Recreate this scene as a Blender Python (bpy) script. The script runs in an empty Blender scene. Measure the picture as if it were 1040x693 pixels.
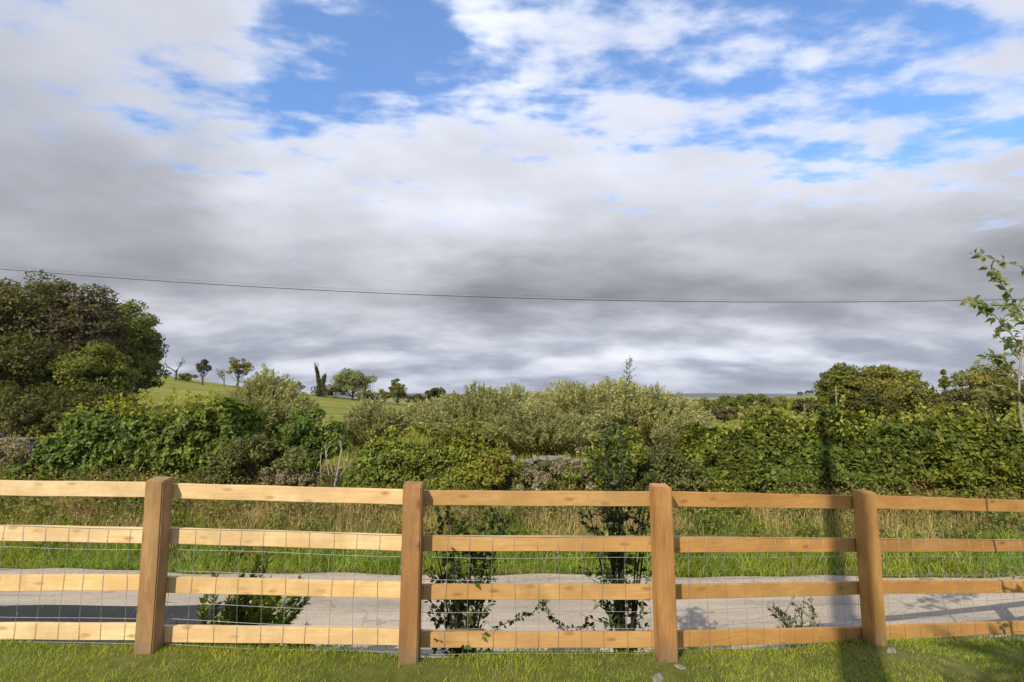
import bpy, bmesh, math, random
import numpy as np
from mathutils import Matrix, Vector

R = math.radians
scene = bpy.context.scene
col = scene.collection
# ------------------------------------------------------------------ camera, sky, sun, exposure
CAM_H, PITCH, FPX = 1.83, R(6.1), 520.0
cam_data = bpy.data.cameras.new("camera")
cam_data.sensor_width = 36.0
cam_data.lens = 18.0
cam_data.clip_start = 0.05
cam_data.clip_end = 30000
cam = bpy.data.objects.new("camera", cam_data)
col.objects.link(cam)
cam.location = (0, 0, CAM_H)
cam.rotation_euler = (R(90) + PITCH, 0, 0)
scene.camera = cam

SUN_EL, SUN_AZ = R(38), R(210)          # azimuth clockwise from +Y: behind the camera, to its left
SUN_STRENGTH, SKY_STRENGTH = 3.3, 0.12
EXPOSURE = 0.6
scene.view_settings.view_transform = 'Standard'
scene.view_settings.look = 'None'
scene.view_settings.gamma = 1.0
scene.view_settings.exposure = EXPOSURE
scene.view_settings.use_curve_mapping = False

sun_data = bpy.data.lights.new("sun", 'SUN')
sun_data.energy = SUN_STRENGTH
sun_data.angle = R(0.5)
sun_data.color = (1.0, 0.90, 0.72)
sun = bpy.data.objects.new("sun", sun_data)
col.objects.link(sun)
to_sun = Vector((math.sin(SUN_AZ) * math.cos(SUN_EL), math.cos(SUN_AZ) * math.cos(SUN_EL), math.sin(SUN_EL)))
sun.rotation_euler = to_sun.to_track_quat('Z', 'Y').to_euler()

# cloud cover / cloud brightness / tint by compass direction and elevation
SKY_AZ= [-48, -36, -24, -12, 0, 12, 24, 36, 48]
SKY_EL= [0.0, 0.6, 1.2, 2.0, 3.0, 4.0, 5.2, 6.5, 8.0, 9.2, 10.4, 11.6, 13.0, 14.5, 16.0, 18.0, 20.0, 22.0, 24.0, 26.0, 28.0, 30.0, 33.0, 36.0, 39.0, 42.0]
SKY=[
  [(1.0,0.456,1.0),(1.0,0.48,0.96),(1.0,0.512,0.9),(1.0,0.499,0.72),(1.0,0.48,0.54),(1.0,0.467,0.49),(1.0,0.442,0.44),(1.0,0.376,0.37),(1.0,0.337,0.29),(1.0,0.332,0.24),(1.0,0.332,0.23),(1.0,0.355,0.21),(1.0,0.374,0.21),(1.0,0.334,0.26),(1.0,0.338,0.31),(1.0,0.378,0.39),(1.0,0.42,0.48),(1.0,0.446,0.55),(1.0,0.47,0.53),(1.0,0.487,0.52),(0.97,0.498,0.51),(0.95,0.503,0.5),(0.95,0.503,0.5),(0.95,0.503,0.5),(0.95,0.503,0.5),(0.96,0.503,0.5)] ,
  [(1.0,0.468,1.0),(1.0,0.491,0.97),(1.0,0.524,0.92),(1.0,0.527,0.8),(1.0,0.499,0.61),(1.0,0.493,0.52),(1.0,0.497,0.48),(1.0,0.474,0.43),(1.0,0.4,0.36),(1.0,0.359,0.31),(1.0,0.341,0.25),(1.0,0.344,0.24),(1.0,0.355,0.22),(1.0,0.386,0.21),(1.0,0.396,0.22),(1.0,0.373,0.28),(1.0,0.411,0.33),(0.88,0.49,0.41),(0.75,0.534,0.49),(0.69,0.519,0.55),(0.74,0.512,0.54),(0.78,0.51,0.52),(0.93,0.516,0.51),(1.0,0.521,0.5),(1.0,0.521,0.5),(1.0,0.522,0.5)] ,
  [(1.0,0.46,1.0),(1.0,0.487,0.97),(1.0,0.527,0.93),(1.0,0.55,0.85),(1.0,0.511,0.67),(1.0,0.489,0.54),(1.0,0.513,0.5),(1.0,0.539,0.46),(1.0,0.485,0.4),(1.0,0.43,0.35),(1.0,0.41,0.3),(1.0,0.421,0.26),(1.0,0.461,0.24),(1.0,0.503,0.23),(1.0,0.525,0.21),(1.0,0.564,0.22),(1.0,0.616,0.27),(1.0,0.614,0.33),(0.94,0.645,0.39),(0.78,0.698,0.46),(0.37,0.698,0.54),(0.17,0.69,0.54),(0.13,0.709,0.52),(0.23,0.722,0.51),(0.29,0.723,0.5),(0.29,0.724,0.5)] ,
  [(1.0,0.409,1.0),(1.0,0.426,0.98),(1.0,0.452,0.94),(1.0,0.485,0.87),(1.0,0.514,0.71),(1.0,0.543,0.55),(1.0,0.534,0.51),(1.0,0.523,0.47),(1.0,0.476,0.42),(1.0,0.413,0.38),(1.0,0.35,0.33),(1.0,0.405,0.29),(1.0,0.473,0.25),(1.0,0.544,0.23),(1.0,0.59,0.22),(1.0,0.621,0.2),(1.0,0.656,0.24),(1.0,0.677,0.29),(1.0,0.661,0.34),(0.86,0.707,0.41),(0.68,0.754,0.48),(0.46,0.778,0.55),(0.18,0.765,0.53),(0.17,0.769,0.52),(0.21,0.77,0.5),(0.22,0.771,0.5)] ,
  [(1.0,0.371,1.0),(1.0,0.39,0.98),(1.0,0.42,0.94),(1.0,0.458,0.88),(1.0,0.497,0.72),(1.0,0.536,0.56),(1.0,0.527,0.52),(1.0,0.513,0.48),(1.0,0.452,0.43),(1.0,0.355,0.38),(1.0,0.257,0.34),(1.0,0.273,0.3),(1.0,0.335,0.25),(1.0,0.446,0.24),(1.0,0.536,0.22),(1.0,0.591,0.21),(1.0,0.643,0.23),(1.0,0.688,0.28),(0.98,0.671,0.33),(0.9,0.698,0.39),(0.77,0.756,0.46),(0.59,0.788,0.53),(0.42,0.798,0.54),(0.49,0.81,0.52),(0.52,0.813,0.5),(0.52,0.813,0.5)] ,
  [(1.0,0.359,1.0),(1.0,0.393,0.98),(1.0,0.446,0.94),(1.0,0.51,0.87),(1.0,0.562,0.71),(1.0,0.612,0.55),(1.0,0.59,0.51),(1.0,0.566,0.47),(1.0,0.476,0.42),(1.0,0.36,0.38),(1.0,0.243,0.33),(1.0,0.26,0.29),(1.0,0.299,0.25),(1.0,0.377,0.23),(1.0,0.446,0.22),(1.0,0.527,0.2),(1.0,0.588,0.24),(0.99,0.627,0.29),(0.97,0.623,0.34),(0.85,0.67,0.41),(0.74,0.728,0.48),(0.68,0.782,0.55),(0.58,0.787,0.53),(0.51,0.771,0.52),(0.55,0.774,0.5),(0.56,0.774,0.5)] ,
  [(1.0,0.376,1.0),(1.0,0.397,0.97),(1.0,0.428,0.93),(1.0,0.476,0.85),(1.0,0.552,0.67),(1.0,0.6,0.54),(1.0,0.58,0.5),(1.0,0.558,0.46),(1.0,0.465,0.4),(1.0,0.38,0.35),(1.0,0.35,0.3),(1.0,0.368,0.26),(1.0,0.415,0.24),(1.0,0.466,0.23),(1.0,0.496,0.21),(1.0,0.542,0.22),(1.0,0.6,0.27),(0.97,0.596,0.33),(0.87,0.617,0.39),(0.72,0.666,0.46),(0.59,0.73,0.54),(0.51,0.743,0.54),(0.42,0.75,0.52),(0.38,0.766,0.51),(0.37,0.774,0.5),(0.37,0.774,0.5)] ,
  [(1.0,0.429,1.0),(1.0,0.442,0.97),(1.0,0.461,0.92),(1.0,0.492,0.8),(1.0,0.535,0.61),(1.0,0.528,0.52),(1.0,0.495,0.48),(1.0,0.449,0.43),(1.0,0.378,0.36),(1.0,0.339,0.31),(1.0,0.324,0.25),(1.0,0.356,0.24),(0.99,0.4,0.22),(0.97,0.458,0.21),(0.92,0.523,0.22),(0.83,0.619,0.28),(0.73,0.605,0.33),(0.56,0.63,0.41),(0.44,0.662,0.49),(0.41,0.681,0.55),(0.4,0.693,0.54),(0.45,0.704,0.52),(0.47,0.728,0.51),(0.47,0.738,0.5),(0.47,0.74,0.5),(0.47,0.742,0.5)] ,
  [(1.0,0.456,1.0),(1.0,0.473,0.96),(1.0,0.494,0.9),(1.0,0.505,0.72),(1.0,0.507,0.54),(1.0,0.48,0.49),(1.0,0.44,0.44),(1.0,0.368,0.37),(1.0,0.312,0.29),(1.0,0.302,0.24),(1.0,0.314,0.23),(0.98,0.324,0.21),(0.91,0.353,0.21),(0.64,0.49,0.26),(0.66,0.53,0.31),(0.68,0.555,0.39),(0.47,0.616,0.48),(0.46,0.63,0.55),(0.43,0.647,0.53),(0.46,0.647,0.52),(0.59,0.668,0.51),(0.67,0.683,0.5),(0.67,0.683,0.5),(0.67,0.683,0.5),(0.67,0.683,0.5),(0.67,0.683,0.5)] ,
]


class NT:
    """small helper for node trees"""
    def __init__(self, tree):
        self.t = tree
    def n(self, kind, **kw):
        nd = self.t.nodes.new(kind)
        for k, v in kw.items():
            setattr(nd, k, v)
        return nd
    def l(self, a, b):
        self.t.links.new(a, b)
    def put(self, sock, v):
        if hasattr(v, 'is_output'):
            self.l(v, sock)
        else:
            sock.default_value = v
    def m(self, op, a, b=None, c=None, clamp=False):
        nd = self.n('ShaderNodeMath', operation=op, use_clamp=clamp)
        self.put(nd.inputs[0], a)
        if b is not None:
            self.put(nd.inputs[1], b)
        if c is not None:
            self.put(nd.inputs[2], c)
        return nd.outputs[0]
    def vm(self, op, a, b=None, scale=None):
        nd = self.n('ShaderNodeVectorMath', operation=op)
        self.put(nd.inputs[0], a)
        if b is not None:
            self.put(nd.inputs[1], b)
        if scale is not None:
            self.put(nd.inputs['Scale'], scale)
        return nd.outputs[0]
    def mix(self, fac, a, b, blend='MIX'):
        nd = self.n('ShaderNodeMix', data_type='RGBA', blend_type=blend)
        self.put(nd.inputs['Factor'], fac)
        self.put(nd.inputs['A'], a)
        self.put(nd.inputs['B'], b)
        return nd.outputs['Result']
    def ramp(self, fac, stops, interp='LINEAR'):
        nd = self.n('ShaderNodeValToRGB')
        r = nd.color_ramp
        r.interpolation = interp
        while len(r.elements) > 1:
            r.elements.remove(r.elements[-1])
        for i, (p, c) in enumerate(stops):
            e = r.elements[0] if i == 0 else r.elements.new(p)
            e.position = p
            e.color = (c[0], c[1], c[2], 1.0)
        self.put(nd.inputs[0], fac)
        return nd.outputs[0]
    def noise(self, vec, scale, detail=4.0, rough=0.55, dist=0.0):
        nd = self.n('ShaderNodeTexNoise')
        if vec is not None:
            self.l(vec, nd.inputs['Vector'])
        nd.inputs['Scale'].default_value = scale
        nd.inputs['Detail'].default_value = detail
        nd.inputs['Roughness'].default_value = rough
        nd.inputs['Distortion'].default_value = dist
        return nd.outputs['Fac'], nd.outputs['Color']
    def mapping(self, vec, scale=(1, 1, 1), rot=(0, 0, 0), loc=(0, 0, 0)):
        nd = self.n('ShaderNodeMapping')
        self.l(vec, nd.inputs['Vector'])
        nd.inputs['Scale'].default_value = scale
        nd.inputs['Rotation'].default_value = rot
        nd.inputs['Location'].default_value = loc
        return nd.outputs[0]

def build_sky():
    w = bpy.data.worlds.new("World")
    scene.world = w
    w.use_nodes = True
    t = NT(w.node_tree)
    w.node_tree.nodes.clear()
    out = t.n('ShaderNodeOutputWorld')
    bg = t.n('ShaderNodeBackground')
    bg.inputs['Strength'].default_value = SKY_STRENGTH
    t.l(bg.outputs[0], out.inputs[0])
    sky = t.n('ShaderNodeTexSky', sky_type='NISHITA')
    sky.sun_disc = False
    sky.sun_elevation = SUN_EL
    sky.sun_rotation = SUN_AZ
    sky.air_density = 1.0
    sky.dust_density = 0.6
    sky.ozone_density = 1.6
    tc = t.n('ShaderNodeTexCoord')
    d = tc.outputs['Generated']
    sep = t.n('ShaderNodeSeparateXYZ')
    t.l(d, sep.inputs[0])
    x, y, z = sep.outputs
    # flat cloud layer seen in perspective
    inv = t.m('DIVIDE', 1.0, t.m('MAXIMUM', t.m('ADD', z, 0.06), 0.03))
    comb = t.n('ShaderNodeCombineXYZ')
    t.l(t.m('MULTIPLY', x, inv), comb.inputs[0])
    t.l(t.m('MULTIPLY', y, inv), comb.inputs[1])
    plane = comb.outputs[0]
    big, bigc = t.noise(plane, 0.75, 5.0, 0.55)
    fine_v = t.mapping(plane, scale=(1.0, 1.9, 1.0), rot=(0, 0, R(-40)))
    mack, _ = t.noise(fine_v, 3.3, 6.0, 0.55, 0.15)
    puff, _ = t.noise(plane, 6.0, 6.0, 0.58, 0.1)
    inv2 = t.m('DIVIDE', 1.0, t.m('ADD', t.m('MAXIMUM', z, 0.0), 0.3))
    comb2 = t.n('ShaderNodeCombineXYZ')
    t.l(t.m('MULTIPLY', x, inv2), comb2.inputs[0])
    t.l(t.m('MULTIPLY', y, inv2), comb2.inputs[1])
    strk_v = t.mapping(comb2.outputs[0], scale=(0.5, 1.0, 1.0), rot=(0, 0, R(-3)), loc=(3.1, 1.7, 0))
    strk, _ = t.noise(strk_v, 2.6, 6.0, 0.5, 0.1)
    # warp the direction a little before reading the cloud tables
    az = t.m('MULTIPLY', t.m('ARCTAN2', x, y), 180 / math.pi)
    el = t.m('MULTIPLY', t.m('ARCSINE', z), 180 / math.pi)
    wn, wc = t.noise(plane, 1.3, 5.0, 0.6)
    ws = t.n('ShaderNodeSeparateColor')
    t.l(wc, ws.inputs[0])
    amp = t.m('MULTIPLY_ADD', t.m('MINIMUM', t.m('MAXIMUM', el, 0.0), 30.0), 0.75, 2.0)
    az = t.m('MULTIPLY_ADD', t.m('SUBTRACT', ws.outputs[0], 0.5), t.m('MULTIPLY', amp, 1.4), az)
    el = t.m('MULTIPLY_ADD', t.m('SUBTRACT', ws.outputs[1], 0.5), t.m('MULTIPLY', amp, 0.55), el)
    az = t.m('MINIMUM', t.m('MAXIMUM', az, -48.0), 48.0)
    eln = t.m('DIVIDE', el, 42.0, clamp=True)
    total = None
    for j, a0 in enumerate(SKY_AZ):
        r = t.ramp(eln, [(e / 42.0, c) for e, c in zip(SKY_EL, SKY[j])], 'LINEAR')
        wgt = t.m('SUBTRACT', 1.0, t.m('DIVIDE', t.m('ABSOLUTE', t.m('SUBTRACT', az, float(a0))), 12.0), clamp=True)
        wgt = t.m('MULTIPLY', t.m('MULTIPLY', wgt, wgt), t.m('MULTIPLY_ADD', wgt, -2.0, 3.0))
        v = t.vm('SCALE', r, scale=wgt)
        total = v if total is None else t.vm('ADD', total, v)
    s3 = t.n('ShaderNodeSeparateXYZ')
    t.l(total, s3.inputs[0])
    cov, lum, tint = s3.outputs
    nsum = t.m('ADD', t.m('MULTIPLY', mack, 0.68), t.m('MULTIPLY', puff, 0.32))
    cv = t.m('MULTIPLY_ADD', t.m('SUBTRACT', nsum, 0.5), 3.4, t.m('MULTIPLY_ADD', cov, 1.16, -0.13))
    cv = t.m('ADD', cv, t.m('MULTIPLY', t.m('SUBTRACT', 1.0, t.m('DIVIDE', el, 20.0), clamp=True), 1.5))
    mr = t.n('ShaderNodeMapRange', interpolation_type='SMOOTHSTEP')
    t.l(cv, mr.inputs['Value'])
    mr.inputs['From Min'].default_value = 0.10
    mr.inputs['From Max'].default_value = 0.95
    cover = t.m('MULTIPLY_ADD', mr.outputs[0], 0.93, 0.07)
    bil, _ = t.noise(t.mapping(comb2.outputs[0], scale=(0.8, 1.0, 1.0), loc=(7.3, 2.2, 0)), 3.8, 5.0, 0.5, 0.0)
    strk = t.m('ADD', t.m('MULTIPLY', strk, 0.58), t.m('MULTIPLY', bil, 0.42))
    mk = t.n('ShaderNodeMapRange', interpolation_type='SMOOTHSTEP')
    t.l(strk, mk.inputs['Value'])
    mk.inputs['From Min'].default_value = 0.38
    mk.inputs['From Max'].default_value = 0.64
    strk = mk.outputs[0]
    # relief inside the clouds: broad billows high up, long streaks low down
    low = t.m('SUBTRACT', 1.0, t.m('DIVIDE', el, 13.0), clamp=True)
    rel = t.m('ADD', t.m('MULTIPLY', t.m('SUBTRACT', strk, 0.5), t.m('MULTIPLY_ADD', t.m('POWER', low, 0.6), 0.58, 0.22)),
              t.m('MULTIPLY', t.m('SUBTRACT', puff, 0.5), 0.16))
    rim = t.m('MULTIPLY', t.m('MULTIPLY', cover, t.m('SUBTRACT', 1.0, cover)), 0.5)
    lum2 = t.m('MULTIPLY', lum, t.m('ADD', t.m('ADD', rel, rim), 1.0))
    warm = t.m('MULTIPLY_ADD', t.m('MULTIPLY', t.m('SUBTRACT', 0.5, strk), low), 1.3, 0.0)
    tint = t.m('ADD', tint, warm, clamp=True)
    tintc = t.mix(tint, (1.0, 0.995, 1.0, 1), (0.84, 0.95, 1.2, 1))
    tintc2 = t.mix(0.5, tintc, (0.955, 0.985, 1.13, 1))
    cloud = t.vm('SCALE', tintc2, scale=t.m('MULTIPLY', lum2, 1.22 * 2.0 ** -EXPOSURE / SKY_STRENGTH))
    blue = t.mix(1.0, sky.outputs[0], (SKY_R, SKY_G, SKY_B, 1), 'MULTIPLY')
    res = t.mix(cover, blue, cloud)
    t.l(res, bg.inputs['Color'])
SKY_R, SKY_G, SKY_B = 0.76, 1.10, 1.45
build_sky()

# ------------------------------------------------------------------ helpers
def ray(px, py):
    u, v = px - 520.0, 346.5 - py
    return np.array([u, FPX * math.cos(PITCH) - v * math.sin(PITCH), FPX * math.sin(PITCH) + v * math.cos(PITCH)])
def at(px, py, Y):
    """world point on the plane y = Y behind a place measured in the photograph"""
    q = ray(px, py)
    q = q * (Y / q[1])
    q[2] += CAM_H
    return q
def hit_plane(px, py, a, b):
    """(distance along a->b, height) on the vertical plane through plan points a and b"""
    q = ray(px, py)
    ab = np.array(b) - np.array(a)
    L = np.linalg.norm(ab)
    n = np.array([-ab[1], ab[0]]) / L
    t = np.dot(n, np.array(a)) / np.dot(n, q[:2])
    p = q * t
    return np.dot(p[:2] - np.array(a), ab / L), p[2] + CAM_H

def lattice(i, j, k, seed):
    h = (i * 374761393 + j * 668265263 + k * 2147483647 + seed * 974711) & 0xFFFFFFFF
    h = ((h ^ (h >> 13)) * 1274126177) & 0xFFFFFFFF
    return ((h ^ (h >> 16)) & 0xFFFF) / 65535.0
def vnoise(P, seed=0):
    P = np.asarray(P, float)
    if P.shape[1] == 2:
        P = np.concatenate([P, np.zeros((len(P), 1))], 1)
    i = np.floor(P).astype(np.int64)
    f = P - i
    f = f * f * (3 - 2 * f)
    r = 0
    for a in (0, 1):
        for b in (0, 1):
            for c in (0, 1):
                w = (f[:, 0] if a else 1 - f[:, 0]) * (f[:, 1] if b else 1 - f[:, 1]) * (f[:, 2] if c else 1 - f[:, 2])
                r = r + w * lattice(i[:, 0] + a, i[:, 1] + b, i[:, 2] + c, seed)
    return r
def fbm(P, seed=0, octv=3):
    P = np.asarray(P, float)
    r, a, s = 0, 0.5, 0
    for o in range(octv):
        r = r + a * vnoise(P * 2 ** o, seed + 17 * o)
        s += a
        a *= 0.5
    return r / s
def unit(v):
    return v / np.maximum(np.linalg.norm(v, axis=-1, keepdims=True), 1e-9)

class MB:
    """collects geometry and links it as ONE mesh object"""
    def __init__(self):
        self.v, self.f, self.n = [], [], 0
    def add(self, verts, faces):
        verts = np.asarray(verts, np.float32).reshape(-1, 3)
        faces = [np.asarray(q, np.int64) for q in faces]
        for q in faces:
            if len(q):
                self.f.append(q + self.n)
        self.v.append(verts)
        self.n += len(verts)
    def build(self, name, mat, parent=None, smooth=False, origin=None, color=None):
        v = np.concatenate(self.v) if self.v else np.zeros((0, 3), np.float32)
        if origin is not None:
            v = v - np.asarray(origin, np.float32)
        me = bpy.data.meshes.new(name)
        me.vertices.add(len(v))
        me.vertices.foreach_set('co', v.ravel())
        sizes = np.concatenate([np.full(len(q), q.shape[1]) for q in self.f])
        idx = np.concatenate([q.ravel() for q in self.f]).astype(np.int32)
        me.loops.add(len(idx))
        me.loops.foreach_set('vertex_index', idx)
        me.polygons.add(len(sizes))
        st = np.concatenate([[0], np.cumsum(sizes)[:-1]]).astype(np.int32)
        me.polygons.foreach_set('loop_start', st)
        me.polygons.foreach_set('loop_total', sizes.astype(np.int32))
        if smooth:
            me.polygons.foreach_set('use_smooth', np.ones(len(sizes), bool))
        me.update(calc_edges=True)
        if mat is not None:
            me.materials.append(mat)
        o = bpy.data.objects.new(name, me)
        col.objects.link(o)
        if origin is not None:
            o.location = origin
        if parent is not None:
            o.parent = parent
        if color is not None:
            o.color = color
        return o

def tag(o, label=None, cat=None, group=None, kind=None):
    if label: o['label'] = label
    if cat: o['category'] = cat
    if group: o['group'] = group
    if kind: o['kind'] = kind
    return o
def empty(name, loc, label, cat, group=None):
    o = bpy.data.objects.new(name, None)
    o.empty_display_size = 0.2
    col.objects.link(o)
    o.location = loc
    return tag(o, label, cat, group)
def part(mb, name, mat, root, smooth=False, color=None):
    """a part whose geometry was written in world coordinates"""
    o = mb.build(name, mat, None, smooth, origin=tuple(root.location), color=color)
    o.location = (0, 0, 0)
    o.parent = root
    return o

def tube(mb, pts, rad, sides=6, cap=True):
    pts = np.asarray(pts, float)
    n = len(pts)
    rad = np.broadcast_to(np.asarray(rad, float), (n,))
    tan = unit(np.gradient(pts, axis=0))
    ref = np.array([0.13, 0.97, 0.2]) if abs(tan[0][2]) > 0.6 else np.array([0.1, 0.05, 1.0])
    s = unit(np.cross(tan, ref))
    u = np.cross(s, tan)
    a = np.linspace(0, 2 * np.pi, sides, endpoint=False)
    ring = pts[:, None, :] + rad[:, None, None] * (np.cos(a)[None, :, None] * s[:, None, :] + np.sin(a)[None, :, None] * u[:, None, :])
    i = np.arange(n - 1)[:, None] * sides
    k = np.arange(sides)[None, :]
    k2 = (k + 1) % sides
    q = np.stack([i + k, i + k2, i + sides + k2, i + sides + k], -1).reshape(-1, 4)
    fs = [q]
    if cap:
        fs.append(np.arange(sides)[None, ::-1].copy())
        fs.append((np.arange(sides) + (n - 1) * sides)[None, :])
    mb.add(ring.reshape(-1, 3), fs)
def bez(a, b, c, n=6):
    t = np.linspace(0, 1, n)[:, None]
    return (1 - t) ** 2 * np.asarray(a) + 2 * t * (1 - t) * np.asarray(b) + t * t * np.asarray(c)

def leaves(mb, P, D, N, length, width, fold=0.25):
    """one bent leaf of two faces per point: D runs along it, N is its upper side"""
    P, D, N = np.asarray(P), unit(np.asarray(D)), np.asarray(N)
    S = unit(np.cross(D, N))
    N = np.cross(S, D)
    n = len(P)
    L = np.broadcast_to(length, (n,))[:, None]
    W = np.broadcast_to(width, (n,))[:, None]
    base = P - D * L * 0.5
    tip = P + D * L * 0.5 - N * L * 0.10
    mid = P - D * L * 0.05
    lf = mid + S * W * 0.5 + N * W * fold
    rt = mid - S * W * 0.5 + N * W * fold
    v = np.stack([base, lf, tip, rt], 1).reshape(-1, 3)
    o = np.arange(n)[:, None] * 4
    f = np.concatenate([o + np.array([[0, 2, 1]]), o + np.array([[0, 3, 2]])])
    mb.add(v, [f])
def rdir(rng, n):
    return unit(rng.normal(size=(n, 3)))
def spray(mb, rng, P, out, size, aspect=0.6, up=0.5, rand=0.8, fold=0.22):
    """broad leaves that face outward and up"""
    n = len(P)
    N = unit(out * 1.0 + np.array([0, 0, up]) + rand * rng.normal(size=(n, 3)))
    D = unit(np.cross(N, rdir(rng, n)) + np.array([0, 0, -0.25]))
    L = size * rng.uniform(0.45, 1.45, n)
    leaves(mb, P, D, N, L, L * aspect, fold)

# ------------------------------------------------------------------ materials
def mat(name):
    m = bpy.data.materials.new(name)
    m.use_nodes = True
    t = NT(m.node_tree)
    b = m.node_tree.nodes['Principled BSDF']
    return m, t, b
LEAF_GAIN = 2.3
def leaf_mat(name, cols, trans=0.3, rough=0.55, spec=0.3, var=0.42, green=True):
    """green that differs leaf by leaf, and slowly from place to place"""
    m, t, b = mat(name)
    g = t.n('ShaderNodeNewGeometry')
    k = len(cols) - 1
    c = t.ramp(g.outputs['Random Per Island'], [(i / max(k, 1), q) for i, q in enumerate(cols)])
    tc = t.n('ShaderNodeTexCoord')
    f, _ = t.noise(tc.outputs['Object'], 1.3, 3.0)
    v = t.m("MULTIPLY_ADD", t.m("SUBTRACT", f, 0.5), var * 2.4 * LEAF_GAIN, LEAF_GAIN)
    c = t.vm('SCALE', c, scale=v)
    h2, _ = t.noise(tc.outputs['Object'], 0.55, 2.0)
    hm = t.ramp(h2, [(0.40, (0.98, 1.0, 0.92)), (0.62, (1.24, 1.08, 0.78))])
    if green:
        c = t.vm('MULTIPLY', c, hm)
    t.l(c, b.inputs['Base Color'])
    b.inputs['Roughness'].default_value = rough
    b.inputs['Specular IOR Level'].default_value = spec
    tr = t.n('ShaderNodeBsdfTranslucent')
    t.l(t.vm('MULTIPLY', c, (1.15, 1.25, 0.55)), tr.inputs['Color'])
    ms = t.n('ShaderNodeMixShader')
    ms.inputs[0].default_value = min(trans + 0.1, 0.45)
    t.l(b.outputs[0], ms.inputs[1])
    t.l(tr.outputs[0], ms.inputs[2])
    t.l(ms.outputs[0], m.node_tree.nodes['Material Output'].inputs[0])
    return m
def bark_mat(name, c1, c2, scale=14.0):
    m, t, b = mat(name)
    tc = t.n('ShaderNodeTexCoord')
    v = t.mapping(tc.outputs['Object'], scale=(1, 1, 0.25))
    f, _ = t.noise(v, scale, 5.0, 0.65)
    t.l(t.ramp(f, [(0.3, c1), (0.7, c2)]), b.inputs['Base Color'])
    b.inputs['Roughness'].default_value = 0.9
    bp = t.n('ShaderNodeBump')
    bp.inputs['Strength'].default_value = 0.5
    bp.inputs['Distance'].default_value = 0.01
    t.l(f, bp.inputs['Height'])
    t.l(bp.outputs[0], b.inputs['Normal'])
    return m
def wood_mat(name, horizontal):
    """sawn softwood: grain along the board, knots, a board's own hue from its object colour"""
    m, t, b = mat(name)
    tc = t.n('ShaderNodeTexCoord')
    oi = t.n('ShaderNodeObjectInfo')
    off = t.n('ShaderNodeCombineXYZ')
    t.l(t.m('MULTIPLY', oi.outputs['Random'], 37.0), off.inputs[0])
    t.l(t.m('MULTIPLY', oi.outputs['Random'], 91.0), off.inputs[2])
    p = t.vm('ADD', tc.outputs['Object'], off.outputs[0])
    sc = (1.2, 14, 22) if horizontal else (16, 16, 1.2)
    g1, _ = t.noise(t.mapping(p, scale=sc), 3.0, 5.0, 0.65, 0.8)
    g2, _ = t.noise(t.mapping(p, scale=(0.9, 3, 3) if horizontal else (3, 3, 0.9)), 2.0, 3.0)
    vo = t.n('ShaderNodeTexVoronoi', voronoi_dimensions='2D')
    _, wv = t.noise(p, 9.0, 2.0)
    sx = t.n('ShaderNodeSeparateXYZ')
    t.l(p, sx.inputs[0])
    kc = t.n('ShaderNodeCombineXYZ')
    t.l(t.m('MULTIPLY', t.m('MULTIPLY_ADD', sx.outputs[1], 0.0 if horizontal else 0.9, sx.outputs[0]), 3.6 if horizontal else 8.0), kc.inputs[0])
    t.l(t.m('MULTIPLY', sx.outputs[2], 9.5 if horizontal else 3.4), kc.inputs[1])
    kv = t.vm('ADD', kc.outputs[0], t.vm('SCALE', wv, scale=0.10))
    t.l(kv, vo.inputs['Vector'])
    vo.inputs['Scale'].default_value = 1.0
    vo.inputs['Randomness'].default_value = 1.0
    knot = t.m('SUBTRACT', 1.0, t.m('DIVIDE', vo.outputs['Distance'], 0.16), clamp=True)
    sepc = t.n('ShaderNodeSeparateColor')
    t.l(vo.outputs['Color'], sepc.inputs[0])
    ksel = t.m('GREATER_THAN', sepc.outputs[0], 0.5)
    knot = t.m('MULTIPLY', t.m('POWER', knot, 0.6), ksel)
    base = oi.outputs['Color']
    c = t.mix(t.m('MULTIPLY', t.ramp(g1, [(0.38, (0, 0, 0)), (0.68, (1, 1, 1))]), 0.55), base, t.vm('MULTIPLY', base, (0.66, 0.56, 0.45)))
    c = t.mix(t.m('MULTIPLY', t.ramp(g2, [(0.40, (0, 0, 0)), (0.62, (1, 1, 1))]), 0.65), c, t.vm('MULTIPLY', base, (0.70, 0.60, 0.50)))
    c = t.mix(t.m('MULTIPLY', knot, 0.85), c, t.vm('MULTIPLY', base, (0.42, 0.26, 0.15)))
    ck, _ = t.noise(t.mapping(p, scale=(0.9, 30, 42) if horizontal else (34, 34, 0.9)), 1.6, 3.0, 0.5)
    c = t.mix(t.ramp(ck, [(0.66, (0, 0, 0)), (0.70, (0.6, 0.6, 0.6))]), c, t.vm('MULTIPLY', base, (0.38, 0.32, 0.28)))
    st, _ = t.noise(t.mapping(p, scale=(1, 1, 1) if horizontal else (3, 3, 0.8)), 1.9, 7.0, 0.72)
    c = t.mix(t.ramp(st, [(0.44, (0, 0, 0)), (0.62, (0.9, 0.9, 0.9))]), c, t.vm('MULTIPLY', base, (0.66, 0.62, 0.58) if horizontal else (0.56, 0.54, 0.54)))
    if not horizontal:          # mud splashed up the foot, greyed end grain on top
        sp = t.n('ShaderNodeSeparateXYZ')
        t.l(tc.outputs['Object'], sp.inputs[0])
        sn, _ = t.noise(p, 22.0, 4.0, 0.7)
        mud = t.m('SUBTRACT', t.m('MULTIPLY_ADD', sn, 0.30, 0.02), sp.outputs[2])
        mud = t.m('MULTIPLY', mud, 5.0, clamp=True)
        c = t.mix(t.m('MULTIPLY', mud, 0.65), c, (0.17, 0.14, 0.105, 1))
    t.l(c, b.inputs['Base Color'])
    b.inputs['Roughness'].default_value = 0.7
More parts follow.
